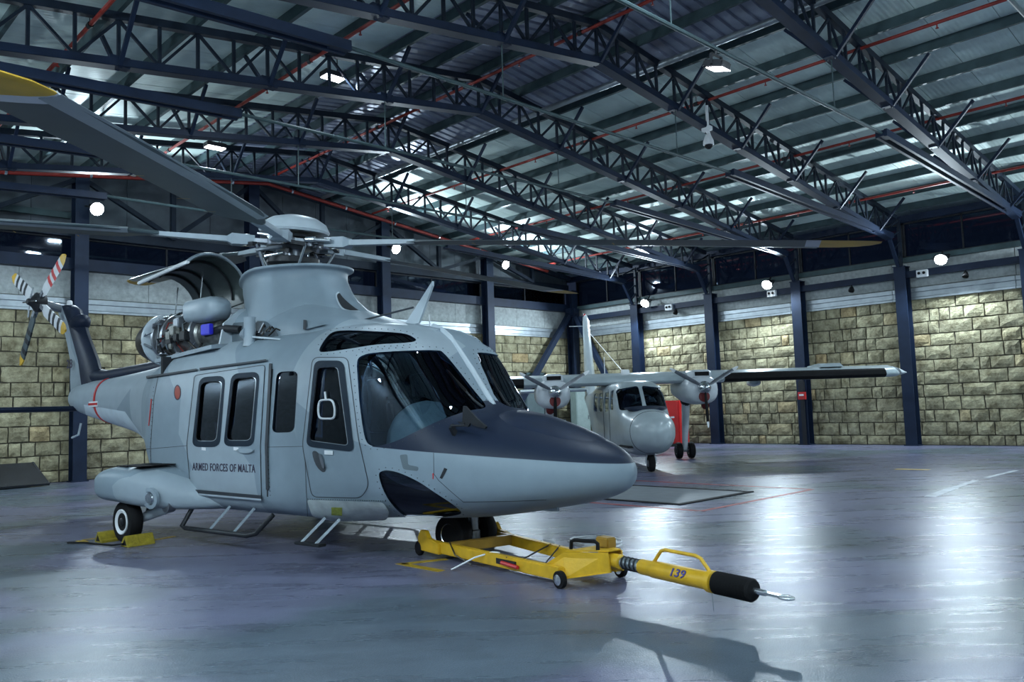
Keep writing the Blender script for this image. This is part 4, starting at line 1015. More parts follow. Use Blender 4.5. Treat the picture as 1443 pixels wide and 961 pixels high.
# tail rotor on the right of the fin
TR = L(10.02, .42, 3.72)
MB().tube([L(9.95, .05, 3.62), TR], .075, 12).build('tail_rotor_shaft', STEELG, heli)
MB().lathe([(.16, -.09), (.18, -.03), (.18, .05), (.09, .12), (.05, .20)], TR, (0, -1, 0), 14).build('tail_rotor_hub', DARK, heli, 40)
tr_dir = []
for px_, py_ in ((98, 352), (25.5, 531)): p = at_l(px_, py_, .42); tr_dir.append(math.atan2(p.z-TR.z, p.x-TR.x))
for i in range(4):
    a = (tr_dir[0], tr_dir[0]-1.05, tr_dir[1], tr_dir[0]-1.05+pi)[i]; rr_ = 1.33
    def tp_(r, c, t): return TR+Vector((math.cos(a)*r-math.sin(a)*c, -.02+t, math.sin(a)*r+math.cos(a)*c))
    bl = MB().rings([[tp_(r, c*w_, t) for c, t in ((-.55, 0), (0, .022), (.45, .012), (.45, -.012), (0, -.018))] for r, w_ in ((.22, .09), (.36, .22), (.9, .22), (1.16, .22))]).build('tail_rotor_blade', WTIP if i != 2 else BLADE, heli, 30)
    MB().rings([[tp_(r, c*w_, t) for c, t in ((-.55, 0), (0, .021), (.45, .012), (.45, -.012), (0, -.018))] for r, w_ in ((1.16, .22), (1.26, .18), (1.33, .06))]).build('blade_tip', YTIP, bl, 30)
    for r0 in (.58, .76, .98):
        MB().rings([[tp_(r, c*.225, t) for c, t in ((-.56, 0), (0, .024), (.46, .014), (.46, -.014), (0, -.02))] for r in (r0, r0+.09)]).build('blade_band', REDP if i in (0,) else DARK, bl)
    MB().bar(TR, tp_(.3, 0, 0), .07, .07).build('blade_root', STEELG, bl)
    MB().tube([TR+Vector((0, -.16, 0)), tp_(.26, .12, -.14)], .014, 6).build('pitch_link', CHROME, bl)
# red tie-down straps on the boom
def strap(s, nm, z0=None):
    g = loft_grid(FS, [s-.035, s+.035], 48); n = grid_normals(loft_grid(FS, [s-.1, s, s+.1], 48))[1]
    MB().rings([[tuple(g[0][j]+n[j]*.003) for j in range(48)], [tuple(g[0][j]+n[j]*.012) for j in range(48)], [tuple(g[1][j]+n[j]*.012) for j in range(48)], [tuple(g[1][j]+n[j]*.003) for j in range(48)]], True).build(nm, REDP, heli)
strap(7.95, 'tie_down_strap')
g = loft_grid(FS, [7.95], 48)[0]
tgp = Vector(g[12])
MB().box(tgp+Vector((0, -.02, -.05)), (.30, .012, .09)).build('strap_tag', WHITE, heli)
MB().box(tgp+Vector((0, -.028, -.05)), (.30, .012, .035)).build('tag_stripe', REDP, heli)

# sponsons and landing gear
for sd in (1, -1):
    SP = [(3.1, .41, .60, .24, .50, 2.6, 2.2, .80), (3.4, .39, .68, .29, .53, 3, 2.4, .87), (3.6, .40, .77, .36, .58, 3.2, 2.5, 1.02), (3.78, .42, .86, .39, .64, 3.2, 2.7, 1.17), (4.0, .45, .93, .41, .70, 3.4, 3, 1.31), (4.4, .49, .95, .42, .72, 3.6, 3.2, 1.36), (4.72, .51, .92, .40, .72, 3.4, 3, 1.38), (4.84, .56, .87, .34, .72, 3, 3, 1.38)]
    rg = []
    for s in np.linspace(3.1, 4.84, 26):
        v = [float(pchip([r[0] for r in SP], [r[i] for r in SP], s)) for i in range(1, 8)]
        ring = []
        for j in range(28):
            th = 2*pi*j/28; c_, q_ = math.cos(th), math.sin(th); e_ = v[4] if q_ < 0 else v[5]
            hz = (v[3]-v[0]) if q_ < 0 else (v[1]-v[3])
            ring.append(L(s, sd*(v[6]+v[2]*math.copysign(abs(c_)**(2/e_), c_)), v[3]+hz*math.copysign(abs(q_)**(2/e_), q_)))
        rg.append(ring)
    spn = MB().rings(rg).build('sponson', PAINT, heli, 50)
    for s in (4.02, 4.36): MB().box(L(s, sd*1.38, .948), (.26, .46, .012)).build('walkway_pad', BLACK, spn)
    MB().lathe([(.13, -.02), (.13, .02), (.085, .025), (.08, -.01)], L(3.76, sd*1.54, .57), (.2, -sd, -.1), 18).build('light_bezel', PLAIN, spn, 40)
    MB().lathe([(.075, 0), (.06, .03), (.001, .035)], L(3.76, sd*1.545, .57), (.2, -sd, -.1), 16).build('light_lens', CHROME, spn, 40)
    MB().box(L(4.845, sd*1.30, .66), (.012, .18, .13)).build('access_hatch', PLAIN, spn)
    MB().box(L(4.845, sd*1.56, .70), (.012, .12, .08)).build('access_hatch', PLAIN, spn)
    # main wheel
    wc = L(4.33, sd*1.54, .262)
    ty = MB().lathe([(.15, -.075), (.20, -.09), (.243, -.075), (.262, -.035), (.262, .035), (.243, .075), (.20, .09), (.15, .075)], wc, (0, 1, 0), 32).build('main_wheel', BLACK, heli, 40)
    MB().lathe([(.03, -.075), (.10, -.07), (.145, -.095), (.155, -.09), (.155, .09), (.145, .095), (.10, .07), (.03, .075)], wc, (0, 1, 0), 28).build('wheel_rim', WHITE, ty, 40)
    MB().lathe([(.05, .06), (.05, .085), (.03, .10), (.001, .10)], wc, (0, -sd, 0), 12).build('wheel_hub', DARK, ty, 40)
    MB().tube([L(4.33, sd*1.42, .265), L(4.25, sd*1.36, .30), L(3.75, sd*1.30, .44), L(3.65, sd*1.30, .52)], [.05, .06, .075, .08], 10).build('trailing_arm', LIGHTG, heli, 50)
    MB().tube([L(4.22, sd*1.33, .33), L(4.15, sd*1.30, .62)], .045, 10).build('shock_strut', CHROME, heli, 50)
    MB().lathe([(.09, -.05), (.09, .05)], L(3.7, sd*1.34, .47), (0, 1, 0), 14).build('arm_pivot', STEELG, heli, 40)
    # steps
    MB().tube([L(3.55, sd*1.12, .42), L(3.62, sd*1.22, .20), L(3.5, sd*1.24, .19), L(2.2, sd*1.24, .19), L(2.06, sd*1.22, .22), L(1.9, sd*1.10, .42)], .028, 8).build('cabin_step', DARK, heli, 60)
    for s in (3.0, 2.5): MB().bar(L(s, sd*1.23, .19), L(s-.12, sd*1.02, .46), .05, .025).build('step_bracket', PLAIN, heli)
    cst = MB().box(L(1.12, sd*1.20, .175), (.42, .10, .03)).build('cockpit_step', DARK, heli, None, .008)
    for s in (.98, 1.22): MB().bar(L(s+.06, sd*1.19, .18), L(s-.10, sd*1.0, .42), .07, .025).build('step_strut', LIGHTG, cst)
ng = MB().lathe([(.07, 0), (.07, .12), (.055, .13), (.055, .34), (.075, .36), (.075, .46)], L(-.10, .02, .12), (0, 0, 1), 16).build('nose_strut', STEELG, heli, 40)
for l in (.20, -.20):
    wc = L(.02, l, .215)
    ty = MB().lathe([(.11, -.07), (.16, -.085), (.20, -.07), (.215, -.03), (.215, .03), (.20, .07), (.16, .085), (.11, .07)], wc, (0, 1, 0), 30).build('nose_wheel', BLACK, heli, 40)
    MB().lathe([(.02, -.06), (.09, -.055), (.115, -.075), (.115, .075), (.09, .055), (.02, .06)], wc, (0, 1, 0), 24).build('wheel_rim', CHROME, ty, 40)
MB().tube([L(.02, -.22, .215), L(.02, .22, .215)], .035, 10).build('nose_axle', STEELG, heli)
MB().bar(L(.03, .06, .40), L(-.10, .06, .22), .03, .05).bar(L(-.10, .06, .22), L(.0, .06, .17), .03, .05).build('torque_link', STEELG, heli)
MB().tube([L(-.02, -.08, .48), L(-.08, -.10, .30), L(-.02, -.06, .2)], .012, 6).build('brake_hose', BRONZE, heli)
MB().box(L(1.62, .35, .36), (.16, .04, .10)).build('belly_antenna', DARK, heli)
MB().box(L(-1.25, .2, .545), (.20, .03, .05)).build('belly_antenna', PLAIN, heli)

# roof antennas, wire cutter, wipers, pitot tubes
aT = at_l(609, 396, .0); aB0 = at_l(567, 462, .0); aB1 = at_l(590, 455, .0)
MB().prism([aB0, aB1, aT+Vector((.0, 0, -.05)), aT], (0, .03, 0)).build('blade_antenna', LIGHTG, heli)
MB().tube([at_l(508, 452, .35), at_l(583, 433, .02)], .012, 6).build('antenna_stay', SEAM, heli)
MB().tube([at_l(607, 470, -.3), at_l(604.5, 443, -.3)], .008, 6).build('whip_antenna', WHITE, heli)
cp = [(-.40, 1.53), (-.1, 1.94), (.2, 2.30), (.32, 2.39), (.45, 2.44)]
MB().tube([L(s-.01, 0, z+.012) for s, z in cp], .035, 8).build('centre_post', LIGHTG, heli, 60)
WL = .64
wq = [at_l(x, y, WL) for x, y in ((651, 604), (651.5, 590), (652.5, 572), (656, 573), (672, 590), (685, 601), (683, 604), (668, 600), (662, 596), (658, 604))]
MB().prism(wq, (0, .025, 0)).build('wire_cutter', DARK, heli)
MB().bar(at_l(638, 594, WL), at_l(655, 597, WL), .02, .02).build('cutter_stay', DARK, heli)
for sd in (1, -1):
    MB().tube([L(-.46, sd*.22, 1.53), L(-.36, sd*.24, 1.60), L(-.02, sd*.34, 1.98)], .012, 6).build('wiper_arm', DARK, heli)
    MB().bar(L(-.28, sd*.27, 1.70), L(.06, sd*.37, 2.05), .012, .03).build('wiper_blade', BLACK, heli)
    pt = L(-.55, sd*.72, 1.24)
    MB().bar(pt, pt+Vector((.02, -sd*.10, .12)), .03, .06).tube([pt+Vector((.02, -sd*.10, .12)), pt+Vector((.2, -sd*.10, .12))], .012, 6).build('pitot_tube', DARK, heli)

# ------------------------------------------------------------------ twin-engine aeroplane
IN = Vector((15.06, 11.26, 0)); IPH = math.radians(-130.6)
pl = thing('propeller_plane', 'grey high-wing twin-propeller aeroplane parked near the stone corner', 'aeroplane', IN, IPH)
PGREY = mat('plane_grey', (0.36, 0.42, 0.45), 0.28, 0, 0.1, 4, coat=0.3)
PWHITE = mat('plane_light', (0.52, 0.56, 0.60), 0.3, 0, 0.08, 4)
def A(s, l, z): return Vector((-s, l, z))      # s aft of nose wheel, l to the plane's left
AS = [(-.78, .86, .94, .03, .9, 2, 2), (-.74, .70, 1.10, .20, .9, 2, 2), (-.6, .55, 1.24, .38, .9, 2.1, 2.1), (-.3, .42, 1.36, .51, .92, 2.3, 2.2), (.1, .36, 1.42, .57, .95, 2.6, 2.4), (.38, .35, 1.47, .59, 1.0, 3, 2.8), (.62, .35, 1.75, .60, 1.05, 3.2, 3.2), (.92, .35, 2.0, .61, 1.1, 3.4, 3.8), (1.3, .35, 2.08, .61, 1.15, 3.6, 4.2), (4.2, .37, 2.08, .61, 1.2, 3.6, 4), (5.5, .60, 2.04, .50, 1.35, 3, 3.2), (7.5, 1.2, 1.98, .28, 1.6, 2.4, 2.4), (9.2, 1.6, 1.92, .10, 1.78, 2, 2)]
GA_ = loft_grid(AS, sorted(set(list(np.linspace(-.78, 1.3, 30))+list(np.linspace(1.3, 9.2, 24)))), 56)
GA_ = GA_*np.array([1, -1, 1])
G_keep = G; G = GA_; 
def acut(poly, kind, sd=1):
    if kind == 'front': q = [(.0, l, z) for l, z in poly]; return MB().prism([(-1.02, l, z) for l, z in poly], (.85, 0, 0)).mesh('c', None)
    return MB().prism([(-s, sd*.30, z) for s, z in poly], (0, sd*.6, 0)).mesh('c', None)
def rp(pts, r): return rpoly(pts, r, 3)
fw = rp([(.04, 1.44), (.56, 1.38), (.54, 1.88), (.04, 1.95)], .07); fw2 = [(-a, b_) for a, b_ in fw][::-1]
sw = [rp([(1.05, 1.40), (1.55, 1.40), (1.55, 1.86), (1.2, 1.88)], .06)] + [rp([(x, 1.36), (x+.62, 1.36), (x+.62, 1.84), (x, 1.84)], .08) for x in (1.75, 2.6, 3.45)]
def vol(me):
    bm = bmesh.new(); bm.from_mesh(me)
    if bm.calc_volume(signed=True) < 0: bmesh.ops.reverse_faces(bm, faces=bm.faces[:]); bm.to_mesh(me)
    bm.free(); return me
cuts = [vol(acut(fw, 'front')), vol(acut(fw2, 'front'))]+[vol(acut(q, 'side', sd)) for q in sw for sd in (1, -1)]
bd = boolean(shell_mesh(GA_, -.04, 0, (PGREY, INNER)), joined(cuts), 'DIFFERENCE'); do_smooth(bd, 40); obj('fuselage', bd, pl)
thn = shell_mesh(GA_, -.02, -.014, (CLEAR, CLEAR))
for c_ in cuts:
    me = boolean(thn.copy(), c_, 'INTERSECT'); do_smooth(me, 40); obj('window_pane', me, pl)
G = G_keep
MB().b2(-4.3, .2, -.55, .55, .55, .6).build('cabin_floor', INNER, pl)
for l in (.28, -.28):
    st_ = MB().box(A(1.5, l, 1.0), (.42, .42, .12)).build('seat', SEATM, pl, None, .03); MB().box(A(1.75, l, 1.32), (.1, .42, .6)).build('backrest', SEATM, st_, None, .03)
MB().rings([[A(s, .50*math.cos(t), 1.2+.22*max(0, math.sin(t))) for t in np.linspace(0, pi, 9)]+[A(s, -.5, 1.1), A(s, .5, 1.1)] for s in (.45, .85)]).build('glare_shield', PANELM, pl, 50)
MB().rings([[A(s, w_*math.cos(t), z+h_*math.sin(t)) for t in np.linspace(0, 2*pi, 14, endpoint=False)] for s, z, w_, h_ in ((-.05, 1.36, .26, .05), (.15, 1.40, .46, .06), (.34, 1.43, .50, .05))]).build('antiglare_panel', NAVY, pl, 60)
# nose bulb seam
rgs = loft_grid(AS, [-.33, -.31], 48)*np.array([1, -1, 1])
MB().rings([[tuple(p*1.0+np.array([0, (p[1])*.006, (p[2]-.9)*.006])) for p in r] for r in rgs]).build('nose_seam', SEAM, pl)
# door seams
for s in (1.62, 2.45): MB().bar(A(s, -.612, .6), A(s, -.612, 1.9), .012, .01, (0, 1, 0)).build('door_seam', SEAM, pl); MB().bar(A(s, .612, .6), A(s, .612, 1.9), .012, .01, (0, 1, 0)).build('door_seam', SEAM, pl)
# wing
def wing_ring(l, s0, ch, z, th):
    p = [(0, 0), (.02, .35), (.08, .62), (.25, .95), (.45, .9), (.75, .5), (1, .04), (.75, -.1), (.45, -.2), (.2, -.3), (.06, -.28), (.02, -.2)]
    return [A(s0+u*ch, l, z+v*th) for u, v in p]
WS, WC = 2.55, 2.0
wg = MB().rings([wing_ring(l, WS+(.2 if abs(l) > 7.3 else 0), WC-(.3 if abs(l) > 7.3 else 0), 2.10+abs(l)*.0, .26 if abs(l) < 7.3 else .12) for l in (-7.4, -7.2, -3, 0, 3, 7.2, 7.4)]).build('wing', PGREY, pl, 40)
for sd in (1, -1):
    MB().rings([[A(WS+u*WC-.004, l, 2.10+v*.27) for u, v in ((-.003, 0), (.02, .40), (.06, .58), (.06, -.30), (.02, -.22))] for l in (sd*2.6, sd*6.9)]).build('deice_boot', BLACK, wg, 40)
    MB().rings([wing_ring(l, WS+.1, c_, 2.12, t_) for l, c_, t_ in ((sd*7.36, 1.8, .2), (sd*7.44, 1.4, .12), (sd*7.50, .9, .04))]).build('wing_tip', PWHITE, wg, 50)
    MB().lathe([(.03, 0), (.10, .12), (.12, .4), (.08, .8), (.01, 1.0)], A(WS+1.4, sd*4.0, 2.03), (-1, 0, -.02), 12).build('flap_fairing', PGREY, wg, 40)
    MB().prism([A(WS+.3, sd*5.3, 2.34), A(WS+1.3, sd*5.3, 2.26), A(WS+1.2, sd*5.3, 2.40), A(WS+.5, sd*5.3, 2.44)], (0, sd*.6, 0)).build('wing_fence', PGREY, wg, 30)
    # nacelle
    nc = A(0, sd*1.88, 1.86)
    na = MB().rings([[nc+Vector((-s, w_*math.copysign(abs(math.cos(t))**.8, math.cos(t)), dz+h_*math.copysign(abs(math.sin(t))**.85, math.sin(t)))) for t in np.linspace(0, 2*pi, 24, endpoint=False)] for s, w_, h_, dz in ((2.02, .20, .18, 0), (2.06, .34, .30, -.02), (2.2, .41, .36, -.03), (2.6, .44, .38, -.02), (3.2, .42, .36, 0), (4.2, .30, .26, .06), (5.0, .10, .10, .12))]).build('engine_nacelle', PWHITE, pl, 50)
    MB().rings([[nc+Vector((-s, x_*.24, .30+z_*hh)) for x_, z_ in ((-1, 0), (-.95, .8), (-.7, 1), (.7, 1), (.95, .8), (1, 0))] for s, hh in ((2.14, .15), (2.2, .18), (3.0, .18), (3.4, .05))]).build('nacelle_intake', PWHITE, na, 40)
    MB().box(nc+Vector((-2.13, 0, .375)), (.02, .36, .10)).build('intake_opening', BLACK, na)
    MB().lathe([(.14, 0), (.14, .03), (.001, .035)], nc+Vector((-2.04, 0, -.20)), (1, 0, 0), 16).build('intake_plug', mat('maroon_plug', (.16, .008, .01), .5), na, 40)
    MB().lathe([(.10, 0), (.10, .08), (.001, .10)], nc+Vector((-2.35, sd*.10, -.40)), (.6, 0, -.4), 12).build('exhaust_plug', mat('dark_red', (.10, .01, .01), .5), na, 40)
    # propeller
    MB().lathe([(.17, 0), (.165, .08), (.12, .18), (.05, .25), (.001, .265)], nc+Vector((-2.0, 0, .02)), (1, 0, 0), 24).build('spinner', CHROME, na, 50)
    for i, ang in enumerate((math.radians(30), math.radians(150), math.radians(268))):
        if sd < 0 and i == 2: ang = math.radians(272)
        u = Vector((0, -math.cos(ang), math.sin(ang))); v = Vector((0, math.sin(ang), math.cos(ang)))
        o_ = nc+Vector((-1.92, 0, .02))
        bl = MB().rings([[o_+u*r+v*(c_*w_)+Vector((c_*w_*.5+t_, 0, 0)) for c_, t_ in ((-.5, 0), (0, .014), (.5, 0), (0, -.014))] for r, w_ in ((.12, .05), (.3, .09), (.6, .095), (.85, .075))]).build('propeller_blade', BLACK if i == 2 else STEELG, pl, 40)
        MB().rings([[o_+u*r+v*(c_*w_)+Vector((c_*w_*.5+t_, 0, 0)) for c_, t_ in ((-.5, 0), (0, .014), (.5, 0), (0, -.014))] for r, w_ in ((.85, .075), (.92, .07), (.93, .07), (1.0, .035))]).build('blade_tip', WHITE, bl, 40)
    # main gear
    MB().tube([A(3.7, sd*1.86, 1.62), A(4.0, sd*1.85, .26)], [.12, .075], 12).build('gear_leg', PWHITE, pl, 50)
    MB().lathe([(.16, 0), (.14, .10), (.06, .22)], A(3.72, sd*1.86, 1.62), (.1, 0, -1), 12).build('gear_fairing', DARK, pl, 50)
    MB().tube([A(4.0, sd*1.85-.22, .22), A(4.0, sd*1.85+.22, .22)], .04, 8).build('gear_axle', STEELG, pl)
    for dl in (-.17, .17):
        wc = A(4.0, sd*1.85+dl, .225)
        ty = MB().lathe([(.10, -.075), (.17, -.085), (.21, -.065), (.225, 0), (.21, .065), (.17, .085), (.10, .075)], wc, (0, 1, 0), 26).build('main_wheel', BLACK, pl, 40)
        MB().lathe([(.02, -.06), (.10, -.078), (.10, .078), (.02, .06)], wc, (0, 1, 0), 18).build('wheel_rim', STEELG, ty, 40)
# nose gear
MB().tube([A(.02, 0, .62), A(0, 0, .42)], .05, 10).build('nose_leg', CHROME, pl)
MB().tube([A(0, -.10, .19), A(0, -.11, .30), A(0, -.06, .43), A(0, .06, .43), A(0, .11, .30), A(0, .10, .19)], .022, 8).build('nose_fork', PWHITE, pl, 60)
ty = MB().lathe([(.08, -.06), (.14, -.075), (.18, -.06), (.195, 0), (.18, .06), (.14, .075), (.08, .06)], A(0, 0, .195), (0, 1, 0), 26).build('nose_wheel', BLACK, pl, 40)
MB().lathe([(.02, -.10), (.08, -.07), (.08, .07), (.02, .10)], A(0, 0, .195), (0, 1, 0), 16).build('wheel_rim', STEELG, ty, 40)
# tail
def fring(z, s0, s1, th): return [A(s0+u*(s1-s0), th*v, z) for u, v in ((0, 0), (.1, .8), (.35, 1), (1, .1))]+[A(s0+u*(s1-s0), -th*v, z) for u, v in ((1, .1), (.35, 1), (.1, .8))]
fn = MB().rings([fring(*q) for q in ((1.9, 7.3, 9.6, .16), (2.3, 7.9, 9.6, .14), (4.35, 8.6, 9.55, .10), (4.55, 8.75, 9.5, .04))]).build('tail_fin', PGREY, pl, 45)
MB().lathe([(.04, 0), (.04, .06), (.02, .09)], A(9.1, 0, 4.54), (0, 0, 1), 10).build('beacon', REDP, fn)
MB().tube([A(9.0, -.55, 4.2), A(9.0, .55, 4.2)], .012, 6).build('fin_antenna', WHITE, fn)
MB().rings([[A(8.3+u*1.3, l, 2.05+v) for u, v in ((0, 0), (.2, .07), (1, .0), (.2, -.06))] for l in (-2.3, 2.3)]).build('tailplane', PGREY, pl, 40)
MB().tube([A(8.9, 0, 4.1), A(3.2, .1, 2.36)], .008, 5).build('antenna_wire', WHITE, pl)
MB().tube([A(5.0, -.1, 2.1), A(5.0, -.1, 2.9)], .012, 6).build('whip_antenna', WHITE, pl)
MB().box(A(2.5, .0, 2.34), (.16, .20, .14)).build('roof_light', WHITE, pl, None, .02)

# ------------------------------------------------------------------ tow bar under the nose wheel
TD = HN + Vector((math.cos(HPH-pi/2)*.03, math.sin(HPH-pi/2)*.03, 0)); TPH = HPH-math.radians(16.6)
tb = thing('tow_bar', 'yellow steel tow dolly clamped to the helicopter nose wheels, marked 139', 'tow bar', TD, TPH)
YELD = mat('yellow_dark', (0.30, 0.17, 0.02), 0.45, 0.05, 0.3, 6)
for sd in (1, -1):
    rl = MB().bar((-.15, sd*.42, .125), (2.02, sd*.28, .105), .07, .11).build('side_rail', YEL, tb, None, .008)
    # cradle plate hooking the wheel axle
    pts = [(-.22, .06), (-.22, .20), (-.16, .27), (-.06, .27), (.0, .20), (.10, .19), (.22, .165), (.22, .06)]
    MB().prism([(x, sd*.41, z) for x, z in pts], (0, sd*.05, 0)).build('axle_cradle', YEL, tb, None, .006)
    MB().lathe([(.065, -.025), (.075, -.015), (.075, .015), (.065, .025)], (-.22, sd*.44, .075), (0, 1, 0), 18).build('dolly_wheel', BLACK, tb, 40)
    wl = MB().lathe([(.055, -.025), (.072, -.02), (.072, .02), (.055, .025)], (2.06, sd*.335, .072), (0, 1, 0), 18).build('dolly_wheel', BLACK, tb, 40)
    MB().lathe([(.045, -.03), (.045, .03), (.015, .04)], (2.06, sd*.335, .072), (0, sd, 0), 14).build('wheel_disc', CHROME, wl, 40)
    MB().bar((1.98, sd*.27, .09), (2.06, sd*.30, .075), .04, .05).build('wheel_bracket', YEL, tb)
    MB().prism([(2.02, sd*.27, .06), (1.70, sd*.30, .10), (1.98, sd*.22, .27), (2.38, sd*.07, .30), (2.40, sd*.06, .14)], (0, sd*.015, 0)).build('front_plate', YEL, tb)
MB().bar((.30, -.40, .13), (.30, .40, .13), .09, .10).build('cross_member', YELD, tb, None, .008)
MB().bar((-.30, -.30, .10), (-.30, .30, .10), .04, .04).build('wheel_stop', YELD, tb)
MB().bar((1.98, -.26, .08), (1.98, .26, .08), .05, .06).build('cross_member', YELD, tb, None, .008)
MB().prism([(1.98, -.20, .275), (2.38, -.065, .305), (2.38, .065, .305), (1.98, .20, .275)], (0, 0, .012)).build('top_plate', YEL, tb)
MB().tube([(1.95, -.12, .285), (1.96, -.12, .35), (2.0, -.12, .365), (2.22, -.08, .375), (2.26, -.08, .36), (2.26, -.08, .30)], .016, 8).build('grab_handle', BLACK, tb, 60)
MB().box((2.18, .08, .345), (.16, .10, .09)).build('latch_box', YELD, tb, None, .01)
MB().box((1.30, -.365, .115), (.30, .02, .05)).build('pin_holder', DARK, tb)
MB().tube([(1.25, -.38, .11), (1.50, -.375, .10)], .018, 8).build('lock_pin', REDP, tb)
ax = Vector((1, 0, -.01)); o_ = Vector((2.30, 0, .225))
MB().lathe([(.06, 0), (.06, .16), (.045, .17)], o_, ax, 18).build('socket', YEL, tb, 40)
MB().lathe([(.042, .15), (.042, .45)], o_, ax, 16).build('sliding_tube', GALV, tb, 40)
sp_ = [o_+ax*(.18+.012*i/2)+Vector((0, math.cos(i*pi/4)*.052, math.sin(i*pi/4)*.052)) for i in range(40)]
MB().tube(sp_, .007, 5).build('spring', DARK, tb, 60)
MB().lathe([(.055, .39), (.06, .40), (.06, .52), (.066, .53), (.066, 1.10), (.08, 1.105), (.08, 1.15), (.06, 1.16)], o_, ax, 20).build('drawbar_tube', YEL, tb, 40)
hp = [o_+ax*h_+Vector((0, 0, z)) for h_, z in ((.54, .06), (.62, .15), (.66, .165), (.98, .165), (1.03, .15), (1.11, .07))]
MB().tube(hp, .014, 8).build('lift_handle', YEL, tb, 60)
bel = []
for i in range(12): bel += [(.066, 1.16+i*.028), (.082, 1.174+i*.028)]
MB().lathe([(.05, 1.15)]+bel+[(.07, 1.50), (.04, 1.51)], o_, ax, 22).build('rubber_bellows', BLACK, tb, 25)
MB().lathe([(.022, 1.50), (.022, 1.60), (.012, 1.61)], o_, ax, 12).build('hook_shank', CHROME, tb, 40)
MB().bar(o_+ax*1.58, o_+ax*1.72, .04, .018).build('hook_bar', CHROME, tb)
MB().tube([o_+ax*(1.765+.05*math.cos(t))+Vector((0, .038*math.sin(t), 0)) for t in np.linspace(0, 2*pi, 18, endpoint=False)], .012, 8, True).build('tow_eye', CHROME, tb, 60)
MB().tube([o_+ax*1.12+Vector((0, 0, -.08)), o_+ax*1.12+Vector((.01, 0, -.22))], .004, 5).build('drain_wire', CHROME, tb)
M139 = Matrix(((1, 0, 0, 0), (0, .34, -.94, 0), (0, .94, .34, 0), (0, 0, 0, 1)))
TXB = mat('dark_blue_print', (.03, .03, .22), .5)
nrm = Vector((0, -.94, .34)); yv = Vector((0, .34, .94))
cpt = o_+ax*.84+nrm*.067
M4 = Matrix(((1, yv.x, nrm.x, cpt.x), (0, yv.y, nrm.y, cpt.y), (0, yv.z, nrm.z, cpt.z), (0, 0, 0, 1)))
lettering('139', 'lettering', .085, M4, TXB, .003, tb, .2, 1.2)
for a, b_, c_ in (((.35, -.40, .19), (.55, -.46, .10), (.75, -.40, .03)), ((.9, -.33, .17), (1.0, .0, .05), (1.05, .34, .17)), ((1.3, -.36, .16), (1.35, 0, .03), (1.2, .33, .17))):
    MB().tube([a, b_, c_], .008, 5).build('safety_cord', BRONZE, tb)
MB().tube([(.75, -.62, .01), (.9, -.45, .12), (1.02, -.33, .17), (1.1, -.3, .17)], .009, 6).build('white_cord', WHITE, tb, 60)

# white cable with plug on the floor
cb = thing('extension_cable', 'coiled thin white cable with a white plug on the floor by the tow bar', 'cable', (6.75, 6.1, 0))
pts = []
q0 = Vector(on_floor(782, 768)+(.01,)); pts.append(q0)
for x, y in ((775, 772), (800, 778), (840, 775), (865, 768)): pts.append(Vector(on_floor(x, y)+(.008,)))
cc_ = Vector(on_floor(838, 769)+(.02,))
for i in range(40): pts.append(cc_+Vector((math.cos(i*.5)*(.26+.05*math.sin(i)), math.sin(i*.5)*(.30+.05*math.cos(i*.7)), .0+.0012*i)))
MB().tube([p-Vector((6.75, 6.1, 0)) for p in pts], .010, 6).build('cable', WHITE, cb, 60)
d_ = (pts[0]-pts[1]).normalized()
MB().lathe([(.014, 0), (.026, .02), (.036, .05), (.036, .12), (.026, .125)], q0-Vector((6.75, 6.1, -.02)), (-.4, .6, 0), 12).build('plug', WHITE, cb, 40)

# wheel chocks with rope at the main wheel, in a floor tray of yellow paint
hx = lambda s, l, z=0.0: HN + Vector((-s*math.cos(HPH)+l*math.cos(HPH-pi/2), -s*math.sin(HPH)+l*math.sin(HPH-pi/2), z))
YCH = mat('chock_yellow', (.26, .20, .01), .7, 0, .3, 20, bump=.4)
chp = []
for s, rot, lb in ((4.67, 0, 'yellow ribbed rubber wheel chock behind the helicopter main wheel'), (3.99, pi, 'yellow ribbed rubber wheel chock in front of the helicopter main wheel')):
    t = thing('wheel_chock', lb, 'wheel chock', hx(s, 1.58), HPH+rot, 'wheel chocks')
    pr_ = [(.10, 0), (.085, .03), (.02, .125), (-.03, .135), (-.09, .03), (-.10, 0)]
    MB().prism([(x, -.17, z) for x, z in pr_], (0, .34, 0)).build('block', YCH, t, None, .006)
    for i in range(4):
        z = .025+i*.026; x = .093-.028*i*.9
        MB().bar((x, -.17, z), (x, .17, z), .012, .012).build('rib', YCH, t)
    MB().prism([(.05, -.172, .02), (-.055, -.172, .02), (-.01, -.172, .095)], (0, .003, 0)).prism([(.05, .169, .02), (-.055, .169, .02), (-.01, .169, .095)], (0, .003, 0)).build('hollow', BLACK, t)
rp_ = [hx(3.99, 1.76, .04), hx(4.15, 1.82, .02), hx(4.5, 1.86, .016), hx(4.75, 1.88, .016), hx(4.95, 2.0, .016)]
o = thing('chock_rope', 'black rope lying between the two yellow wheel chocks', 'rope', hx(4.5, 1.86))
MB().tube([p-hx(4.5, 1.86) for p in rp_], .012, 6).build('rope', BLACK, o, 60)

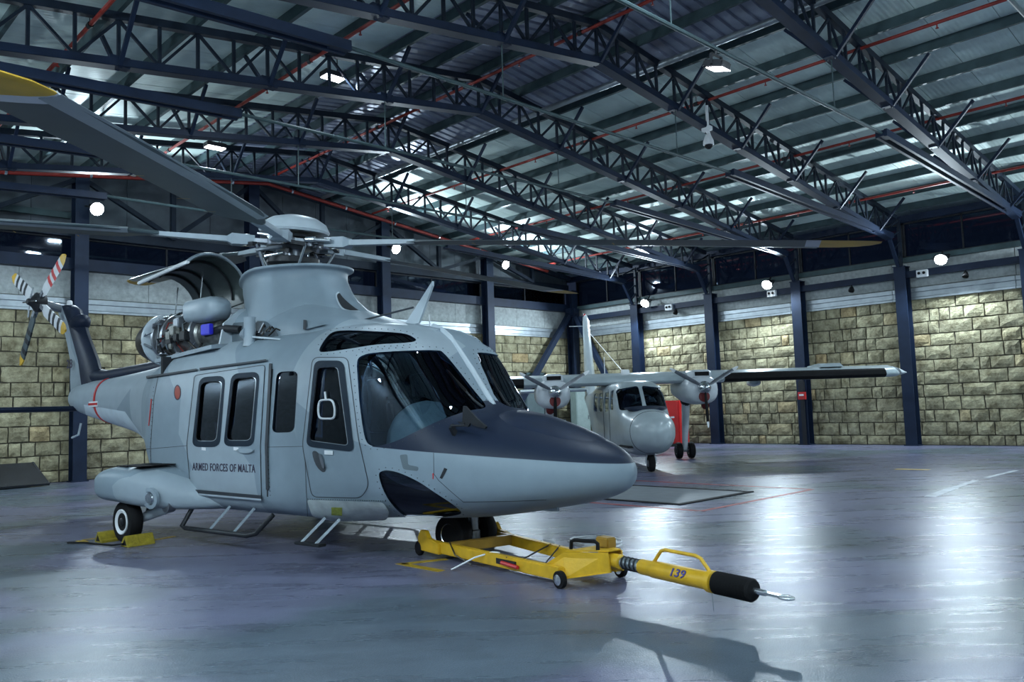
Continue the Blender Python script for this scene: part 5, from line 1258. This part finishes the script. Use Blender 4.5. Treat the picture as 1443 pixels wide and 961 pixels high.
# floor paint
def paint(name, label, polys, m_, cat='floor marking'):
    t = thing(name, label, cat)
    for pl_ in polys: MB().prism([(x, y, 0.0005) for x, y in pl_], (0, 0, .003)).build('stroke', m_, t)
    return t
def stroke(a, b_, w_):
    a = Vector((a[0], a[1])); b_ = Vector((b_[0], b_[1])); d = (b_-a).normalized(); n = Vector((-d.y, d.x))*w_/2
    return [tuple(a+n), tuple(b_+n), tuple(b_-n), tuple(a-n)]
YFL = mat('yellow_floor_paint', (.42, .27, .02), .5, 0, .35, 9); RFL = mat('red_floor_paint', (.30, .03, .025), .5, 0, .35, 5); WFL = mat('white_floor_paint', (.45, .48, .52), .5, 0, .4, 5)
paint('corner_marking', 'yellow painted corner mark on the floor beside the tow dolly', [stroke(on_floor(562, 794), on_floor(622, 805), .09), stroke(on_floor(566, 795), on_floor(630, 788), .09)], YFL)
paint('wheel_marking', 'yellow painted wheel mark on the floor under the chocks', [stroke(on_floor(112, 762), on_floor(120, 764), .10), stroke(on_floor(116, 761), on_floor(150, 757), .06), stroke(on_floor(213, 762), on_floor(245, 756), .08)], YFL)
paint('floor_line', 'red painted line around the black framed floor hatch', [stroke((9.9, 6.58), (13.2, 6.58), .08), stroke((13.2, 6.62), (13.2, 10.8), .08), stroke((9.9, 6.62), (9.9, 10.8), .08), stroke((9.9, 10.8), (13.2, 10.8), .08)], RFL)
paint('floor_arrow', 'short faded yellow mark on the open floor near the long stone wall', [stroke(on_floor(1262, 661), on_floor(1310, 662), .22)], YFL)
paint('floor_line', 'faded white dashed line on the open floor towards the long stone wall', [stroke(on_floor(1310, 700), on_floor(1345, 687), .16), stroke(on_floor(1345, 687), on_floor(1375, 677), .10), stroke(on_floor(1390, 673), on_floor(1432, 663), .10)], WFL)
# floor hatch
fh = thing('floor_hatch', 'rectangular floor hatch with a black ribbed frame', 'floor hatch', (11.35, 8.45, 0))
MB().b2(-.95, .95, -1.15, 1.15, .0, .008).build('hatch_cover', mat('hatch_grey', (.13, .15, .17), .5, 0, .2, 4), fh)
for a in ((-1.05, -.95, -1.25, 1.25), (.95, 1.05, -1.25, 1.25), (-.95, .95, -1.25, -1.15), (-.95, .95, 1.15, 1.25)): MB().b2(*a, 0, .014).build('hatch_frame', BLACK, fh)

# things by the walls
rc = thing('red_cabinet', 'tall red metal cabinet against the long stone wall behind the aeroplane', 'cabinet', (25.45, 18.0, 0), -pi/2)
MB().b2(-.55, .55, -.28, .28, .05, 1.62).build('body', REDP, rc, None, .01)
MB().b2(-.5, -.005, -.30, -.28, .1, 1.58).build('door', REDP, rc); MB().b2(.005, .5, -.30, -.28, .1, 1.58).build('door', REDP, rc)
MB().b2(-.04, -.02, -.33, -.30, .8, .95).build('handle', CHROME, rc); MB().b2(-.45, .45, -.26, .26, 0, .05).build('plinth', BLACK, rc)
MB().b2(.18, .34, -.304, -.30, .98, 1.04).build('label_plate', WHITE, rc)
lk = thing('steel_locker', 'grey-green steel locker standing in front of the corner column', 'locker', (25.6, 22.6, 0), math.radians(-20))
MB().b2(-.32, .32, -.25, .25, .05, 2.15).build('body', mat('locker_green', (.20, .26, .25), .5), lk, None, .01)
MB().b2(-.28, .28, -.265, -.25, .1, 2.1).build('door', mat('locker_door', (.22, .28, .27), .5), lk)
MB().b2(.2, .23, -.29, -.265, 1.0, 1.15).build('handle', CHROME, lk); MB().b2(-.3, .3, -.23, .23, 0, .05).build('plinth', BLACK, lk)
d1 = thing('door_1', 'grey framed doorway in the gable wall behind the diagonal brace', None, (24.0, YW-.06, 0), kind='structure')
for a in ((-.62, -.52, 0, 2.95), (.52, .62, 0, 2.95), (-.62, .62, 2.85, 2.95)): MB().b2(a[0], a[1], -.12, .02, a[2], a[3]).build('frame', PURL, d1)
MB().b2(-.52, .52, -.06, -.02, 0, 2.1).build('door_leaf', mat('door_teal', (.10, .14, .15), .5), d1); MB().b2(-.52, .52, -.05, -.03, 2.15, 2.85).build('pane', NIGHTGLASS, d1); MB().b2(.4, .44, -.1, -.06, 1.0, 1.1).build('handle', CHROME, d1)
# hose reel box and red call point on the second column of the long wall
yk = YC-P_*3
ep_ = thing('alarm_post', 'slim dark conduit box with a red alarm point on the column beside the wing', 'alarm post', (XC-.24, yk-.05, 0))
MB().b2(-.03, .03, -.06, .06, .0, 2.25).build('conduit', DARK, ep_); MB().b2(-.06, .03, -.13, .13, 1.5, 1.75).build('alarm_box', REDP, ep_, None, .01); MB().b2(-.05, .03, -.10, .10, 1.78, 2.1).build('switch_box', DARK, ep_, None, .01); MB().b2(-.064, -.06, -.08, .08, 1.62, 1.68).build('label_strip', WHITE, ep_)
# dark propped board by the gable wall
db = thing('ramp_board', 'black ramp board leaning low against the gable wall', 'board', (4.6, 22.75, 0))
MB().prism([(-1.4, -.25, .02), (-1.4, .55, .52), (1.10, .55, .52), (1.28, -.25, .02)], (0, -.02, .05)).build('board', mat('board_black', (.018, .02, .024), .25, 0, .3, 4), db)
MB().bar((1.26, -.25, .04), (1.10, .55, .56), .05, .05).build('edge_strip', DARK, db); MB().b2(-1.35, 1.05, .5, .58, 0, .5).build('rear_support', DARK, db)

# cameras, emergency lamps, sensors on the long wall beam
for y, lb in ((9.07, 'fourth column'), (14.01, 'third floodlight bay'), (18.29, 'second column from the corner')):
    t = thing('emergency_lamp', 'white twin-spot emergency lamp on the wall beam near the %s' % lb, 'emergency lamp', (XC-.05, y, 5.16), 0, 'emergency lamps')
    MB().b2(-.12, .0, -.16, .16, -.10, .12).build('case', WHITE, t, None, .012)
    for d_ in (-.07, .07): MB().lathe([(.035, 0), (.045, .03), (.04, .032)], (-.12, d_, .02), (-1, 0, 0), 12).build('spot', BLACK, t, 40)
for y, lb in ((7.9, 'beyond the fourth column'), (11.27, 'between the third and fourth columns'), (18.04, 'between the first and second columns')):
    t = thing('beam_sensor', 'small black sensor under the wall beam %s' % lb, 'sensor', (XC-.02, y, 5.11), 0, 'beam sensors')
    MB().tube([(0, 0, 0), (0, 0, -.08)], .02, 8).build('stem', BLACK, t); MB().lathe([(.05, 0), (.09, .10), (.09, .16), (.001, .18)], (0, 0, -.06), (-.5, 0, -1), 12).build('shade', BLACK, t, 40)
# dome camera on the second truss
ty_ = YC-P_*4
dc = thing('dome_camera', 'white dome security camera hanging from a roof truss', 'camera', (15.47, ty_-.1, 7.40))
MB().tube([(0, 0, .62), (0, 0, 0)], .035, 10).build('drop_pipe', WHITE, dc); MB().box((0, .02, .1), (.12, .22, .10)).build('bracket', WHITE, dc, None, .01)
MB().lathe([(.04, 0), (.07, .05), (.115, .16), (.12, .24), (.10, .25)], (0, 0, -.02), (0, 0, -1), 18).build('housing', WHITE, dc, 40)
MB().lathe([(.095, 0), (.08, .06), (.04, .095), (.001, .10)], (0, 0, -.26), (0, 0, -1), 16).build('dome', mat('smoked_dome', (.01, .01, .012), .1), dc, 40)
MB().tube([(.03, 0, .1), (.12, .02, .0), (.06, 0, -.1)], .01, 6).build('cable', WHITE, dc)
# work lamp with a glowing glass, hanging from the first tie rod
hf = thing('hanging_lamp', 'black hanging work lamp under the tie rod nearest the hangar front', 'lamp', (10.48, YC-P_*5, 6.72))
MB().tube([(0, 0, .0), (0, 0, -.10)], .02, 8).build('hook', DARK, hf); MB().bar((-.14, 0, -.1), (.14, 0, -.1), .04, .02).bar((-.14, 0, -.1), (-.14, 0, -.26), .04, .02).bar((.14, 0, -.1), (.14, 0, -.26), .04, .02).build('yoke', DARK, hf)
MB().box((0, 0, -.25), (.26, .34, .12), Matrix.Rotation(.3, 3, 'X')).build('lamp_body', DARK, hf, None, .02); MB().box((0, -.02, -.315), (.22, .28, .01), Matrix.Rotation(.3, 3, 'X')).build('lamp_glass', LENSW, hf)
# lit strip lamps up in the roof
def roof_lamp(x, y, z, label):
    t = thing('roof_lamp', label, 'lamp', (x, y, z))
    MB().b2(-.22, .22, -.13, .13, .0, .10).build('housing', DARK, t, None, .01); MB().b2(-.20, .20, -.11, .11, -.015, .0).build('lens', LENSW, t)
    MB().tube([(-.1, 0, .1), (-.1, 0, .42)], .01, 6).tube([(.1, 0, .1), (.1, 0, .42)], .01, 6).build('drop_rods', DARK, t)
    ld = bpy.data.lights.new('roof_lamp_light', 'AREA'); ld.shape = 'RECTANGLE'; ld.size = .4; ld.size_y = .22; ld.energy = 160; ld.color = FLOOD_COL
    lo = bpy.data.objects.new('roof_lamp_light', ld); COL.objects.link(lo); lo.parent = t; lo.location = (0, 0, -.03)
roof_lamp(8.29, 13.3, 7.95, 'lit rectangular roof lamp by the third truss from the gable')
roof_lamp(7.88, 17.61, 7.6, 'lit rectangular roof lamp between the first and second trusses from the gable')
roof_lamp(8.3, 5.0, 7.95, 'unseen rectangular fill lamp added in the roof above the hangar front')  # out of view, added to even out the light
roof_lamp(16.0, 3.0, 7.95, 'unseen rectangular fill lamp added in the roof over the open floor')  # second added fill lamp, also outside the frame
